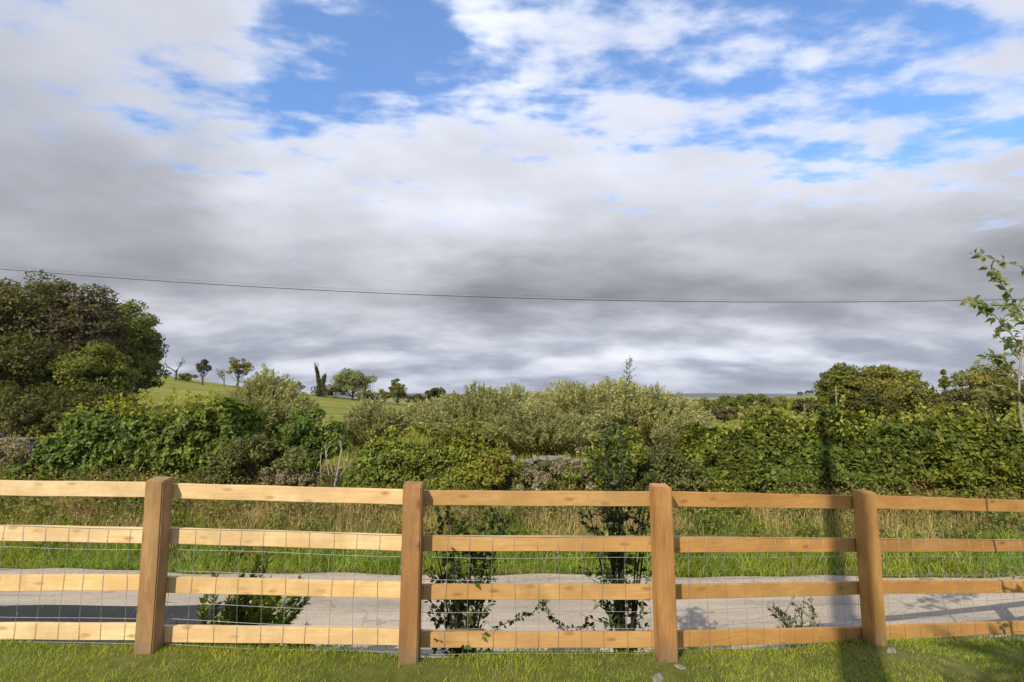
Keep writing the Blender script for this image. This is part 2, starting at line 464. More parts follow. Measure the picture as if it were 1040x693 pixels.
    b.inputs['Specular IOR Level'].default_value = 0.25
    bp = t.n('ShaderNodeBump')
    bp.inputs['Strength'].default_value = 0.35
    bp.inputs['Distance'].default_value = 0.004
    t.l(g1, bp.inputs['Height'])
    t.l(bp.outputs[0], b.inputs['Normal'])
    return m
def plain_mat(name, c1, c2, scale, rough=0.85, bump=0.0, metal=0.0):
    m, t, b = mat(name)
    tc = t.n('ShaderNodeTexCoord')
    f, _ = t.noise(tc.outputs['Object'], scale, 6.0, 0.62)
    t.l(t.ramp(f, [(0.3, c1), (0.7, c2)]), b.inputs['Base Color'])
    b.inputs['Roughness'].default_value = rough
    b.inputs['Metallic'].default_value = metal
    if bump:
        bp = t.n('ShaderNodeBump')
        bp.inputs['Strength'].default_value = bump
        bp.inputs['Distance'].default_value = 0.02
        t.l(f, bp.inputs['Height'])
        t.l(bp.outputs[0], b.inputs['Normal'])
    return m
# ------------------------------------------------------------------ ground
POSTS = [(-4.34, 3.70, 0.13), (-2.50, 3.66, 0.10), (-0.69, 3.60, 0.066), (1.045, 3.62, 0.063), (2.86, 4.19, -0.094), (5.02, 4.80, -0.36), (6.75, 5.30, -0.50)]
PX, PY, PZ = [np.array(q) for q in zip(*POSTS)]
def fence_y(x):
    x = np.asarray(x, float)
    return np.where(x < 1.045, np.interp(x, PX, PY), 3.62 + 0.298 * (np.minimum(x, 14) - 1.045))
def lawn_z(x, y):
    return np.interp(x, [-9, -4.34, -2.5, -0.69, 1.045, 2.86, 3.9, 5.02, 9], [0.22, 0.13, 0.10, 0.066, 0.063, -0.094, -0.23, -0.36, -0.55])
def lawn_edge(x):
    x = np.asarray(x, float)
    return fence_y(x) + 0.12 + 0.03 * np.sin(x * 2.3) + 0.025 * np.sin(x * 5.1 + 1)
def road_near(x):
    return np.minimum(lawn_edge(x) + 0.62, 6.1)
def road_far(x):
    x = np.asarray(x, float)
    return np.interp(x, [-60, -12, -7.9, -4, 0.6, 5.5, 12, 60], [11.5, 8.6, 8.25, 8.0, 7.94, 7.84, 7.95, 9.0]) + 0.05 * np.sin(x * 1.7) + 0.03 * np.sin(x * 4.3)
ROAD_Z = -0.82
def sstep(t):
    t = np.clip(t, 0, 1)
    return t * t * (3 - 2 * t)
def ground_z(x, y):
    x, y = np.broadcast_arrays(np.asarray(x, float), np.asarray(y, float))
    sh = x.shape
    x, y = x.ravel(), y.ravel()
    lz = lawn_z(x, y) + 0.015 * (vnoise(np.stack([x, y], 1) * 1.5, 5) - 0.5)
    e, f = lawn_edge(x), road_far(x)
    z = lz + (ROAD_Z - 0.02 - lz) * sstep((y - e) / 0.6)
    foot = np.interp(x, [-12, -6, 0, 6, 14], [0.0, -0.02, -0.1, -0.12, -0.1])
    v = ROAD_Z - 0.02 + (foot - ROAD_Z) * sstep((y - f + 0.02) / 2.9) ** 0.8
    v = v + np.where(y > f + 0.05, 0.07 * (vnoise(np.stack([x, y], 1) * 2.2, 8) - 0.35), 0)
    z = np.where(y > f, v, z)
    crest = np.interp(x, [-260, -140, -95, -82, -70, -48, -21, 0, 60, 400], [17, 12, 8.2, 6.6, 4.2, 2.3, -0.4, -1.5, -2.4, -5])
    t = sstep((y - 13) / 106.0)
    fld = foot + (crest - foot) * t - np.maximum(y - 122, 0) * 0.06
    fld = np.maximum(fld, -14)
    fld = fld + 17.5 * np.exp(-((x - 330) / 95) ** 2 - ((y - 560) / 120) ** 2)
    z = np.where(y > 13, fld, z)
    return z.reshape(sh)
def gz(x, y):
    return float(ground_z(np.array([x]), np.array([y]))[0])

def grow(a, b, n):
    return a + (b - a) * (np.linspace(0, 1, n + 1)[1:] ** 2.6)
gx = np.concatenate([-grow(10, 4000, 60)[::-1], np.linspace(-10, 12, 221), grow(12, 4000, 60)])
gy = np.concatenate([-grow(2, 400, 26)[::-1], np.linspace(-2, 14, 201), grow(14, 260, 90)[:], grow(260, 6500, 30)])
GX, GY = np.meshgrid(gx, gy)
GZ = ground_z(GX, GY)
nx, ny = len(gx), len(gy)
ii = (np.arange(ny - 1)[:, None] * nx + np.arange(nx - 1)[None, :]).ravel()
quads = np.stack([ii, ii + 1, ii + nx + 1, ii + nx], 1)

def ground_mat(name, stops, spots, stripes=None):
    m, t, b = mat(name)
    tc = t.n('ShaderNodeTexCoord')
    p = tc.outputs['Object']
    f, _ = t.noise(p, spots[0], 8.0, 0.65)
    f2, _ = t.noise(p, spots[1], 4.0, 0.6)
    v = t.m('ADD', t.m('MULTIPLY', f, 0.55), t.m('MULTIPLY', f2, 0.45))
    if stripes:
        s, _ = t.noise(t.mapping(p, scale=(0.05, 1.0, 1.0), rot=(0, 0, R(stripes))), 0.22, 3.0)
        v = t.m('ADD', t.m('MULTIPLY', v, 0.6), t.m('MULTIPLY', s, 0.4))
    c = t.ramp(v, stops)
    t.l(c, b.inputs['Base Color'])
    b.inputs['Roughness'].default_value = 0.95
    b.inputs['Specular IOR Level'].default_value = 0.1
    bp = t.n('ShaderNodeBump')
    bp.inputs['Strength'].default_value = 0.6
    bp.inputs['Distance'].default_value = 0.03
    t.l(f, bp.inputs['Height'])
    t.l(bp.outputs[0], b.inputs['Normal'])
    return m
M_LAWN = ground_mat('lawn_ground', [(0.3, (0.05, 0.062, 0.014)), (0.5, (0.10, 0.11, 0.025)), (0.7, (0.18, 0.155, 0.07))], (9, 1.4))
M_VERGE = ground_mat('verge_ground', [(0.3, (0.03, 0.028, 0.012)), (0.5, (0.07, 0.065, 0.022)), (0.7, (0.17, 0.125, 0.06))], (6, 0.9))
M_FIELD = ground_mat('pasture', [(0.38, (0.10, 0.125, 0.022)), (0.5, (0.19, 0.195, 0.036)), (0.62, (0.30, 0.265, 0.07))], (1.2, 0.03), stripes=12)
mb = MB()
mb.add(np.stack([GX.ravel(), GY.ravel(), GZ.ravel()], 1), [quads])
ground = mb.build('ground', M_LAWN, smooth=True)
ground.data.materials.append(M_VERGE)
ground.data.materials.append(M_FIELD)
cx = GX.ravel()[quads].mean(1)
cy = GY.ravel()[quads].mean(1)
mi = np.where(cy < lawn_edge(cx) + 0.1, 0, np.where(cy < 13.4, 1, 2))
ground.data.polygons.foreach_set('material_index', mi.astype(np.int32))
tag(ground, kind='structure')

# the lane: a sheet of worn tarmac laid on the ground
def strip(x0, x1, n, ya, yb, z, rows=8):
    xs = np.linspace(x0, x1, n)
    V = []
    for k in range(rows + 1):
        s = k / rows
        yy = ya(xs) * (1 - s) + yb(xs) * s
        V.append(np.stack([xs, yy, np.full(n, 0.0) + z + 0.03 * (1 - (2 * s - 1) ** 2)], 1))
    V = np.concatenate(V)
    i = (np.arange(rows)[:, None] * n + np.arange(n - 1)[None, :]).ravel()
    return V, np.stack([i, i + 1, i + n + 1, i + n], 1)
def road_mat(name, c1, c2, c3):
    m, t, b = mat(name)
    tc = t.n('ShaderNodeTexCoord')
    p = tc.outputs['Object']
    f, _ = t.noise(p, 45, 4.0, 0.75)
    f2, _ = t.noise(t.mapping(p, scale=(0.35, 1.6, 1)), 1.6, 8.0, 0.7)
    c = t.ramp(f2, [(0.3, c1), (0.52, c2), (0.72, c3)])
    c = t.vm('SCALE', c, scale=t.m('MULTIPLY_ADD', f, 1.1, 0.45))
    sp = t.n('ShaderNodeSeparateXYZ')      # paler where wheels run, darker gritty crown
    t.l(p, sp.inputs[0])
    _, tw = t.noise(t.mapping(p, scale=(0.3, 1, 1)), 0.8, 3.0)
    tws = t.n('ShaderNodeSeparateColor')
    t.l(tw, tws.inputs[0])
    yy = t.m('ADD', sp.outputs[1], t.m('MULTIPLY', t.m('SUBTRACT', tws.outputs[0], 0.5), 0.9))
    cr = t.m('SUBTRACT', 1.0, t.m('MULTIPLY', t.m('ABSOLUTE', t.m('SUBTRACT', yy, 6.55)), 2.6), clamp=True)
    c = t.mix(t.m('MULTIPLY', cr, 0.3), c, t.vm('MULTIPLY', c, (0.74, 0.73, 0.72)))
    vo = t.n('ShaderNodeTexVoronoi', feature='DISTANCE_TO_EDGE')
    _, wv = t.noise(p, 2.5, 4.0)
    t.l(t.vm('ADD', p, t.vm('SCALE', wv, scale=0.5)), vo.inputs['Vector'])
    vo.inputs['Scale'].default_value = 0.45
    crack = t.m('LESS_THAN', vo.outputs['Distance'], 0.006)
    c = t.mix(t.m('MULTIPLY', crack, 0.3), c, (0.09, 0.085, 0.08, 1))
    t.l(c, b.inputs['Base Color'])
    b.inputs['Roughness'].default_value = 0.9
    b.inputs['Specular IOR Level'].default_value = 0.2
    bp = t.n('ShaderNodeBump')
    bp.inputs['Strength'].default_value = 0.5
    bp.inputs['Distance'].default_value = 0.006
    t.l(f, bp.inputs['Height'])
    t.l(bp.outputs[0], b.inputs['Normal'])
    return m
M_ROAD = road_mat('worn_tarmac', (0.29, 0.246, 0.196), (0.40, 0.34, 0.272), (0.50, 0.42, 0.335))
M_LANE_DARK = road_mat('dark_lane_surface', (0.028, 0.03, 0.032), (0.038, 0.04, 0.043), (0.055, 0.057, 0.06))
mb = MB()
v, q = strip(-60, 60, 500, road_near, road_far, ROAD_Z)
mb.add(v, [q])
tag(mb.build('road', M_ROAD, smooth=True), kind='structure')
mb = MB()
v, q = strip(-14, -3.55, 90, road_near, lambda x: np.full_like(x, 6.74) + 0.02 * np.sin(x * 3), ROAD_Z + 0.004)  # much darker strip over the near side of the lane, left end
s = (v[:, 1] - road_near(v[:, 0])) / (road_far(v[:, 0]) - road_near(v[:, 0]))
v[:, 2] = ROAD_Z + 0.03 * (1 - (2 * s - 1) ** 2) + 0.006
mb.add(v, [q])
tag(mb.build('dark_lane_strip', M_LANE_DARK, smooth=True), kind='structure')

# far hills on the horizon
M_HILL = ground_mat('hill_cover', [(0.35, (0.022, 0.036, 0.02)), (0.55, (0.04, 0.055, 0.03)), (0.7, (0.07, 0.085, 0.04))], (0.004, 0.001))
mb = MB()
n = 220
hx = np.linspace(-5200, 5200, n)
top = 2 + 34 * fbm(np.stack([hx * 0.0012, hx * 0], 1), 3, 4)
rows = []
for k, (dy, fz) in enumerate([(-700, -30), (-350, 0.45), (-120, 0.85), (0, 1.0), (300, 0.7), (900, -30)]):
    rows.append(np.stack([hx, 5200 + dy + 60 * np.sin(hx * 0.003 + k), (top * fz if fz > 0 else np.full(n, fz))], 1))
V = np.concatenate(rows)
i = (np.arange(5)[:, None] * n + np.arange(n - 1)[None, :]).ravel()
mb.add(V, [np.stack([i, i + 1, i + n + 1, i + n], 1)])
tag(mb.build('hills', M_HILL, smooth=True), kind='structure')
# ------------------------------------------------------------------ the post and rail fence
M_POST = wood_mat('sawn_post', False)
M_RAIL = wood_mat('sawn_rail', True)
M_WIRE = plain_mat('galvanised_wire', (0.26, 0.27, 0.275), (0.42, 0.43, 0.435), 30, 0.5, 0, 0.4)
POST_W, POST_D = 0.128, 0.112
fence = empty('timber_fence', (1.0, 3.7, 0.0), 'new four-rail timber fence with square posts and wire mesh along the lawn', 'fence')
post_top = [1.28, 1.256, 1.232, 1.216, 1.075, 0.90, 0.78]
post_lean = [0, 0.0, 0.0, 0.0, 0.0, 0, 0]
post_col = [(0.46, 0.30, 0.15), (0.42, 0.26, 0.12), (0.39, 0.215, 0.09), (0.47, 0.255, 0.095), (0.55, 0.31, 0.105), (0.5, 0.28, 0.1), (0.5, 0.28, 0.1)]
def post_dir(i):
    a = np.array(POSTS[max(i - 1, 0)][:2])
    b = np.array(POSTS[min(i + 1, len(POSTS) - 1)][:2])
    if i == 3:
        b = a + (1, 0.08)
    d = b - a
    return math.atan2(d[1], d[0])
def make_post(i):
    x, y, z0 = POSTS[i]
    bm = bmesh.new()
    bmesh.ops.create_cube(bm, size=1.0)
    H = post_top[i] - z0 + 0.35
    for v in bm.verts:
        top = v.co.z > 0
        v.co = Vector((v.co.x * POST_W, (v.co.y + 0.5) * POST_D, (v.co.z + 0.5) * H - 0.35))
        if top:
            v.co.z -= 0.016 * (v.co.y < 0.01) + 0.006 * (v.co.x > 0)
    bmesh.ops.subdivide_edges(bm, edges=[e for e in bm.edges if abs(e.verts[0].co.z - e.verts[1].co.z) > 0.5], cuts=10)
    rs = random.Random(i)
    ph = rs.uniform(0, 6)
    for v in bm.verts:
        v.co.x += 0.004 * math.sin(v.co.z * 2.1 + ph)
        v.co.y += 0.002 * math.sin(v.co.z * 2.9 + ph)
    top_e = [e for e in bm.edges if e.verts[0].co.z > H - 0.4 and e.verts[1].co.z > H - 0.4 and len(e.link_faces) == 2 and e.calc_face_angle(0) > 0.5]
    long_e = [e for e in bm.edges if len(e.link_faces) == 2 and e.calc_face_angle(0) > 0.5]
    bmesh.ops.bevel(bm, geom=long_e, offset=0.007, segments=2, affect='EDGES')
    me = bpy.data.meshes.new('post')
    bm.to_mesh(me)
    bm.free()
    me.materials.append(M_POST)
    o = bpy.data.objects.new('post', me)
    col.objects.link(o)
    o.parent = fence
    o.location = Vector((x, y, z0)) - fence.location
    o.rotation_euler = (0, R(post_lean[i]), post_dir(i))
    c = post_col[i]
    o.color = (c[0], c[1], c[2], 1)
for i in range(len(POSTS)):
    make_post(i)

# rails: top and bottom edges as read at two places of each bay
BAYS = {
    0: [(0, 487.7, 503.1, 130, 490.0, 504.8), (0, 534.4, 549.8, 138, 537.0, 553.0), (0, 584.2, 600.3, 135, 585.0, 600.5), (0, 634.0, 650.8, 132, 634.6, 651.0)],
    1: [(172, 491.6, 507, 407, 497.4, 512), (172, 537, 553.5, 407, 543.4, 559.5), (170, 587.2, 603.3, 407, 591.8, 607.7), (166, 636.3, 653.3, 407, 639.8, 656)],
    2: [(427, 498, 512.8, 664, 500.2, 514.7), (427, 544.7, 560, 664, 546.4, 561.5), (427, 594, 609.3, 664, 595, 609.4), (427, 641.2, 657.8, 664, 643.5, 658.3)],
    3: [(690, 500.6, 515, 872, 503.2, 517.4), (690, 546.6, 561.2, 872, 547.2, 561.4), (690, 595, 608.6, 872, 591.7, 605.0), (690, 643, 658, 872, 636.9, 651.8)],
    4: [(898, 504.8, 518, 1040, 508, 520.3), (898, 548.2, 561.5, 1040, 549, 560.6), (898, 590.7, 603.6, 1040, 590.7, 602.2), (898, 635.7, 649.8, 1040, 632.6, 645)],
}
pale, honey, orange = np.array((0.88, 0.68, 0.40)), np.array((0.60, 0.375, 0.15)), np.array((0.55, 0.305, 0.10))
RAIL_COL = {0: [pale * 1.0, pale * 0.98, pale * (0.98, 0.92, 0.78), pale], 1: [pale * (0.95, 0.9, 0.84), pale * (0.96, 0.92, 0.86), pale * (0.94, 0.86, 0.72), pale * (0.95, 0.9, 0.84)],
            2: [honey * 0.95, honey, honey * 0.97, honey * (1, 1, 1.05)], 3: [orange * 1.05, orange * (1.08, 1.08, 1.1), orange * (1.04, 1.1, 1.1), orange * 1.04],
            4: [orange * 0.98, orange * (0.9, 0.9, 0.9), orange * (1.05, 1.05, 1.0), orange * (1.05, 1.08, 1.1)], 5: [orange] * 4}
RAIL_T = 0.036
def back_point(i):
    x, y, z = POSTS[i]
    a = post_dir(i)
    return np.array([x - math.sin(a) * (POST_D + 0.006), y + math.cos(a) * (POST_D + 0.006)])
rail_span = {}
def make_rail(bay, k, za, zb, ha, hb, c):
    a, b = back_point(bay), back_point(bay + 1)
    L = np.linalg.norm(b - a)
    ang = math.atan2(b[1] - a[1], b[0] - a[0])
    bm = bmesh.new()
    bmesh.ops.create_cube(bm, size=1.0)
    zc = (za + zb) / 2
    for v in bm.verts:
        s = v.co.x + 0.5
        h = ha + (hb - ha) * s
        z = za + (zb - za) * s - zc + v.co.z * h
        v.co = Vector(((v.co.x) * (L - 0.006), (v.co.y + 0.5) * RAIL_T, z))
    bmesh.ops.subdivide_edges(bm, edges=[e for e in bm.edges if abs(e.verts[0].co.x - e.verts[1].co.x) > 0.5], cuts=14)
    rs = random.Random(bay * 10 + k)
    ph, am = rs.uniform(0, 6), rs.uniform(0.001, 0.005)
    for v in bm.verts:
        v.co.z += am * math.sin(v.co.x * 1.7 + ph) + 0.0012 * math.sin(v.co.x * 9 + ph)
    bmesh.ops.bevel(bm, geom=[e for e in bm.edges if len(e.link_faces) == 2 and e.calc_face_angle(0) > 0.5], offset=0.003, segments=2, affect='EDGES')
    me = bpy.data.meshes.new('rail')
    bm.to_mesh(me)
    bm.free()
    me.materials.append(M_RAIL)
    o = bpy.data.objects.new('rail', me)
    col.objects.link(o)
    o.parent = fence
    m = (a + b) / 2
    o.location = Vector((m[0], m[1], zc)) - fence.location
    o.rotation_euler = (0, 0, ang)
    o.color = (c[0], c[1], c[2], 1)
    rail_span[(bay, k)] = (za, zb, ha, hb)
for bay in range(6):
    a, b = back_point(bay), back_point(bay + 1)
    L = np.linalg.norm(b - a)
    for k in range(4):
        if bay in BAYS:
            x1, t1, b1, x2, t2, b2 = BAYS[bay][k]
            (s1, zt1), (_, zb1) = hit_plane(x1, t1, a, b), hit_plane(x1, b1, a, b)
            (s2, zt2), (_, zb2) = hit_plane(x2, t2, a, b), hit_plane(x2, b2, a, b)
            f = lambda s, p, q: p + (q - p) * (s - s1) / (s2 - s1)
            za, zb = f(0, (zt1 + zb1) / 2, (zt2 + zb2) / 2), f(L, (zt1 + zb1) / 2, (zt2 + zb2) / 2)
            ha = hb = min(max(((zt1 - zb1) + (zt2 - zb2)) / 2, 0.086), 0.106)
        else:
            pz = rail_span[(bay - 1, k)]
            za, zb, ha, hb = pz[1], pz[1] - 0.1, pz[3], pz[3]
        make_rail(bay, k, za, zb, ha, hb, RAIL_COL[bay][k])
# stock wire stapled between the posts and the rails
def make_mesh_panel(bay):
    a, b = back_point(bay), back_point(bay + 1)
    L = np.linalg.norm(b - a)
    d = (b - a) / L
    nrm = np.array([d[1], -d[0]])
    a, b = a + nrm * 0.0035, b + nrm * 0.0035
    za, zb = rail_span[(bay, 1)][0] + 0.058, rail_span[(bay, 1)][1] + 0.058
    rs = random.Random(40 + bay)
    mb = MB()
    drops = [0, 0.145, 0.292, 0.505, 0.615, 0.78]
    n = 24
    ph = rs.uniform(0, 6)
    def sag(s, q):
        return 0.007 * math.sin(s * 3 + ph + q) * (0.4 + q) + 0.004 * math.sin(s * 7 + ph * 2 + q * 5)
    for dz in drops:
        pts = [(a[0] + d[0] * L * s, a[1] + d[1] * L * s, za + (zb - za) * s - dz + sag(s, dz)) for s in np.linspace(0, 1, n)]
        tube(mb, pts, 0.0017, 5)
    m = int(L / 0.152)
    for j in range(m):
        s0 = (j + 0.5 + rs.uniform(-0.06, 0.06)) / m
        pts = []
        for q in np.linspace(0, drops[-1], 9):
            s = s0 + 0.004 * math.sin(q * 6 + j)
            pts.append((a[0] + d[0] * L * s, a[1] + d[1] * L * s, za + (zb - za) * s - q + sag(s, q)))
        tube(mb, pts, 0.0013, 5)
    part(mb, 'wire_mesh', M_WIRE, fence)
for bay in range(6):
    make_mesh_panel(bay)

# bits of concrete and stone at the feet of the posts
M_STONE = plain_mat('pale_stone', (0.12, 0.11, 0.09), (0.30, 0.27, 0.23), 22, 0.9, 0.6)
def stone(px, py, Y, size, label, seed):
    p = at(px, py, Y)
    p[2] = gz(p[0], p[1])
    bm = bmesh.new()
    bmesh.ops.create_icosphere(bm, subdivisions=3, radius=1.0)
    co = np.array([v.co[:] for v in bm.verts])
    nz = fbm(co * 1.4 + seed * 7.3, seed, 3)
    for v, k in zip(bm.verts, nz):
        v.co = Vector((v.co.x * size[0], v.co.y * size[1], v.co.z * size[2])) * (0.3 + 1.35 * k)
    me = bpy.data.meshes.new('stone')
    bm.to_mesh(me)
    bm.free()
    me.materials.append(M_STONE)
    o = bpy.data.objects.new('stone', me)
    col.objects.link(o)
    o.location = (p[0], p[1], p[2] + size[2] * 0.05)
    o.rotation_euler = (0, 0, seed * 1.3)
    tag(o, label, 'stone', 'loose stones on the lawn by the fence')
stone(668, 684, 3.42, (0.055, 0.032, 0.010), 'small pale stone lying in the grass just before the orange post above it', 1)
stone(690, 674, 3.57, (0.04, 0.025, 0.010), 'pale lump of concrete against the foot of the post beside the lawn stone', 2)
stone(905, 656, 4.11, (0.06, 0.03, 0.010), 'flat pale concrete scrap at the foot of the post beside the long pole shadow', 3)
# ------------------------------------------------------------------ foliage materials
M_HEDGE = leaf_mat('hedge_leaf', [(0.020, 0.036, 0.008), (0.040, 0.064, 0.012), (0.070, 0.098, 0.020), (0.12, 0.145, 0.034)], 0.3, 0.5, 0.28)
M_HEDGE_R = leaf_mat('beech_hedge_leaf', [(0.018, 0.032, 0.006), (0.038, 0.056, 0.009), (0.064, 0.080, 0.015), (0.100, 0.108, 0.024)], 0.25, 0.55, 0.2)
M_IVY = leaf_mat('ivy_leaf', [(0.03, 0.045, 0.010), (0.06, 0.08, 0.014), (0.10, 0.12, 0.02), (0.15, 0.155, 0.030)], 0.28, 0.5, 0.3)
M_BUSH = leaf_mat('bush_leaf', [(0.035, 0.055, 0.014), (0.06, 0.09, 0.02), (0.09, 0.125, 0.028)], 0.3)
M_YELLOW = leaf_mat('turning_leaf', [(0.09, 0.09, 0.013), (0.14, 0.125, 0.018), (0.08, 0.105, 0.016), (0.19, 0.13, 0.025)], 0.35, green=False)
M_WILLOW = leaf_mat('willow_leaf', [(0.085, 0.088, 0.034), (0.13, 0.13, 0.052), (0.18, 0.17, 0.08), (0.24, 0.22, 0.12)], 0.3, 0.6, 0.25, green=False)
M_WILLOW2 = leaf_mat('golden_willow_leaf', [(0.10, 0.105, 0.04), (0.16, 0.155, 0.062), (0.22, 0.205, 0.10), (0.30, 0.27, 0.16)], 0.3, 0.6, 0.25, green=False)
M_BRAMBLE = leaf_mat('bramble_leaf', [(0.04, 0.046, 0.012), (0.06, 0.074, 0.017), (0.08, 0.076, 0.026), (0.095, 0.088, 0.038)], 0.25, green=False)
M_SHOOT = leaf_mat('young_leaf', [(0.08, 0.10, 0.016), (0.12, 0.135, 0.022), (0.17, 0.17, 0.035), (0.10, 0.12, 0.02)], 0.38, 0.5, 0.25)
M_DRY = leaf_mat('dead_bramble', [(0.085, 0.075, 0.04), (0.14, 0.115, 0.07), (0.19, 0.155, 0.105), (0.06, 0.075, 0.018)], 0.2, 0.7, 0.15, green=False)
M_TREE = leaf_mat('tree_leaf', [(0.04, 0.05, 0.012), (0.065, 0.076, 0.016), (0.095, 0.10, 0.022)], 0.25, 0.6, 0.2, 0.5)
M_TREE_B = leaf_mat('brown_tree_leaf', [(0.04, 0.042, 0.013), (0.06, 0.058, 0.018), (0.085, 0.075, 0.026)], 0.25, 0.6, 0.2, 0.5, green=False)
M_TREE_C = leaf_mat('copper_tree_leaf', [(0.04, 0.034, 0.018), (0.06, 0.048, 0.024), (0.075, 0.062, 0.033)], 0.25, 0.6, 0.2, 0.4, green=False)
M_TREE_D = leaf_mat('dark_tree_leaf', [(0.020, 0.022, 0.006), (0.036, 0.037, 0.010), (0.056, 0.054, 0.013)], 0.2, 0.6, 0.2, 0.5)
M_TREE_O = leaf_mat('olive_tree_leaf', [(0.055, 0.06, 0.016), (0.085, 0.085, 0.022), (0.12, 0.11, 0.03)], 0.25, 0.6, 0.2, 0.4)
M_TREE_G = leaf_mat('grey_green_leaf', [(0.06, 0.075, 0.03), (0.09, 0.105, 0.045), (0.13, 0.14, 0.065)], 0.25, 0.6, 0.2, 0.4)
M_PURPLE = leaf_mat('dark_sapling_leaf', [(0.014, 0.022, 0.006), (0.028, 0.042, 0.010), (0.05, 0.068, 0.016)], 0.12, 0.5, 0.3)
M_SAP = leaf_mat('sapling_leaf', [(0.05, 0.065, 0.02), (0.075, 0.095, 0.03), (0.12, 0.125, 0.05), (0.10, 0.11, 0.06)], 0.35, 0.5, 0.4)
M_BARK = bark_mat('bark', (0.05, 0.042, 0.032), (0.13, 0.11, 0.085))
M_TWIG = bark_mat('twig_bark', (0.06, 0.048, 0.034), (0.15, 0.12, 0.085), 30)
M_PALEBARK = bark_mat('pale_bark', (0.18, 0.155, 0.12), (0.34, 0.30, 0.245), 20)
M_DARKBARK = bark_mat('dark_bark', (0.012, 0.011, 0.010), (0.035, 0.03, 0.026), 25)

# ------------------------------------------------------------------ hedges
def make_hedge(name, label, cat, x0, x1, y_front, depth, top, M, leaf, count, seed, group=None, lump=0.22, foot=None, aspect=0.66, ragged=0.12, new=None):
    """leaves through the outer skin of a long rounded bank of shoots; top(x) gives its height"""
    rng = np.random.default_rng(seed)
    xm = (x0 + x1) / 2
    root = empty(name, (xm, y_front + depth / 2, gz(xm, y_front)), label, cat, group)
    xs = np.linspace(x0, x1, 60)
    H = np.mean([top(q) - gz(q, y_front) for q in xs])
    # perimeter of the cross-section: front face, top, a little of the back
    n = int(count * 1.15)
    x = rng.uniform(x0, x1, n)
    pf = rng.uniform(0, 1, n)
    fr, tp = H / (H * 1.5 + depth), depth / (H * 1.5 + depth)
    zb = ground_z(x, np.full(n, y_front))
    tops = top(x) + 0.0
    tn = fbm(np.stack([x * 1.1, x * 0, x * 0 + seed], 1), seed, 3) - 0.5
    tops = tops + tn * lump * 1.6
    h = tops - zb
    u = np.where(pf < fr, pf / fr, 1.0)
    w = np.where(pf < fr, 0.0, np.minimum((pf - fr) / tp, 1.0))
    back = pf > fr + tp
    u = np.where(back, 1 - (pf - fr - tp) / (1 - fr - tp) * 0.6, u)
    Y = y_front(x) if callable(y_front) else y_front
    P = np.stack([x, Y + w * depth, zb + u * h], 1)
    out = np.stack([np.zeros(n), np.where(pf < fr, -1.0, np.where(back, 1.0, (w - 0.5) * 1.2)), np.where(pf < fr, 0.15 + 0.5 * u ** 3, np.where(back, 0.2, 1.0))], 1)
    # round the shoulders, push in and out in lumps
    edge = np.minimum((x - x0), (x1 - x)) / 0.7
    endf = np.clip(1 - edge, 0, 1)
    P[:, 2] -= endf ** 2 * 0.45 * h * u
    sh = np.clip((u - 0.75) / 0.25, 0, 1) * np.clip(1 - w * 3, 0, 1)
    P[:, 1] += sh ** 2 * 0.22
    foot_in = np.clip(1 - u * 4, 0, 1)
    P[:, 1] += foot_in * 0.18
    nz = fbm(P * np.array([1.5, 1.5, 1.7]), seed + 3, 3) - 0.5
    nf = fbm(P * 4.5, seed + 9, 2) - 0.5
    P = P + unit(out) * (nz * lump * 3.0 + nf * ragged * 2.2)[:, None]
    inward = rng.exponential(0.13, n)
    P = P - unit(out) * np.minimum(inward, 0.45)[:, None]
    # gaps where the hedge is thin
    keep = (nf > -0.19) | (rng.uniform(0, 1, n) < 0.25)
    P, out = P[keep], unit(out)[keep]
    mb = MB()
    spray(mb, rng, P, out, leaf, aspect, up=0.45, rand=0.62)
    # leading shoots above the top line
    ng = MB()
    ns = int((x1 - x0) * (13 if new else 6))
    sx = rng.uniform(x0 + 0.3, x1 - 0.3, ns)
    stems = MB()
    for q in sx:
        zt = top(q)
        y = (y_front if not callable(y_front) else y_front(q)) + rng.uniform(0.15, depth * 0.7)
        L = rng.uniform(0.12, 0.42) * (1.6 if rng.uniform() < 0.12 else 1)
        a = np.array([q, y, zt - 0.35])
        b = a + np.array([rng.normal(0, 0.07), rng.normal(0, 0.06), 0.35 + L])
        pts = bez(a, (a + b) / 2 + rng.normal(0, 0.03, 3), b, 5)
        tube(stems, pts, np.linspace(0.006, 0.002, 5), 4, False)
        k = int(10 + L * 34)
        t = rng.uniform(0.25, 1.0, k)
        pp = a + (b - a) * t[:, None] + rng.normal(0, leaf * 0.45, (k, 3))
        spray(ng if new else mb, rng, pp, unit(pp - (a + (b - a) * t[:, None])), leaf * 0.85, aspect, up=0.5, rand=0.6)
    # woody stems inside and at the foot
    for q in np.arange(x0 + 0.15, x1 - 0.1, 0.16):
        z0 = gz(q, y_front)
        y = y_front + rng.uniform(0.25, depth * 0.7)
        a = np.array([q, y, z0 - 0.06])
        b = np.array([q + rng.normal(0, 0.18), y + rng.normal(0, 0.12), z0 + (top(q) - z0) * rng.uniform(0.6, 0.9)])
        tube(stems, bez(a, (a + b) / 2 + rng.normal(0, 0.08, 3), b, 6), np.linspace(rng.uniform(0.010, 0.02), 0.004, 6), 5, False)
    part(mb, 'foliage', M, root)
    if new:
        part(ng, 'new_growth', new, root)
    part(stems, 'stems', M_TWIG, root)
    return root

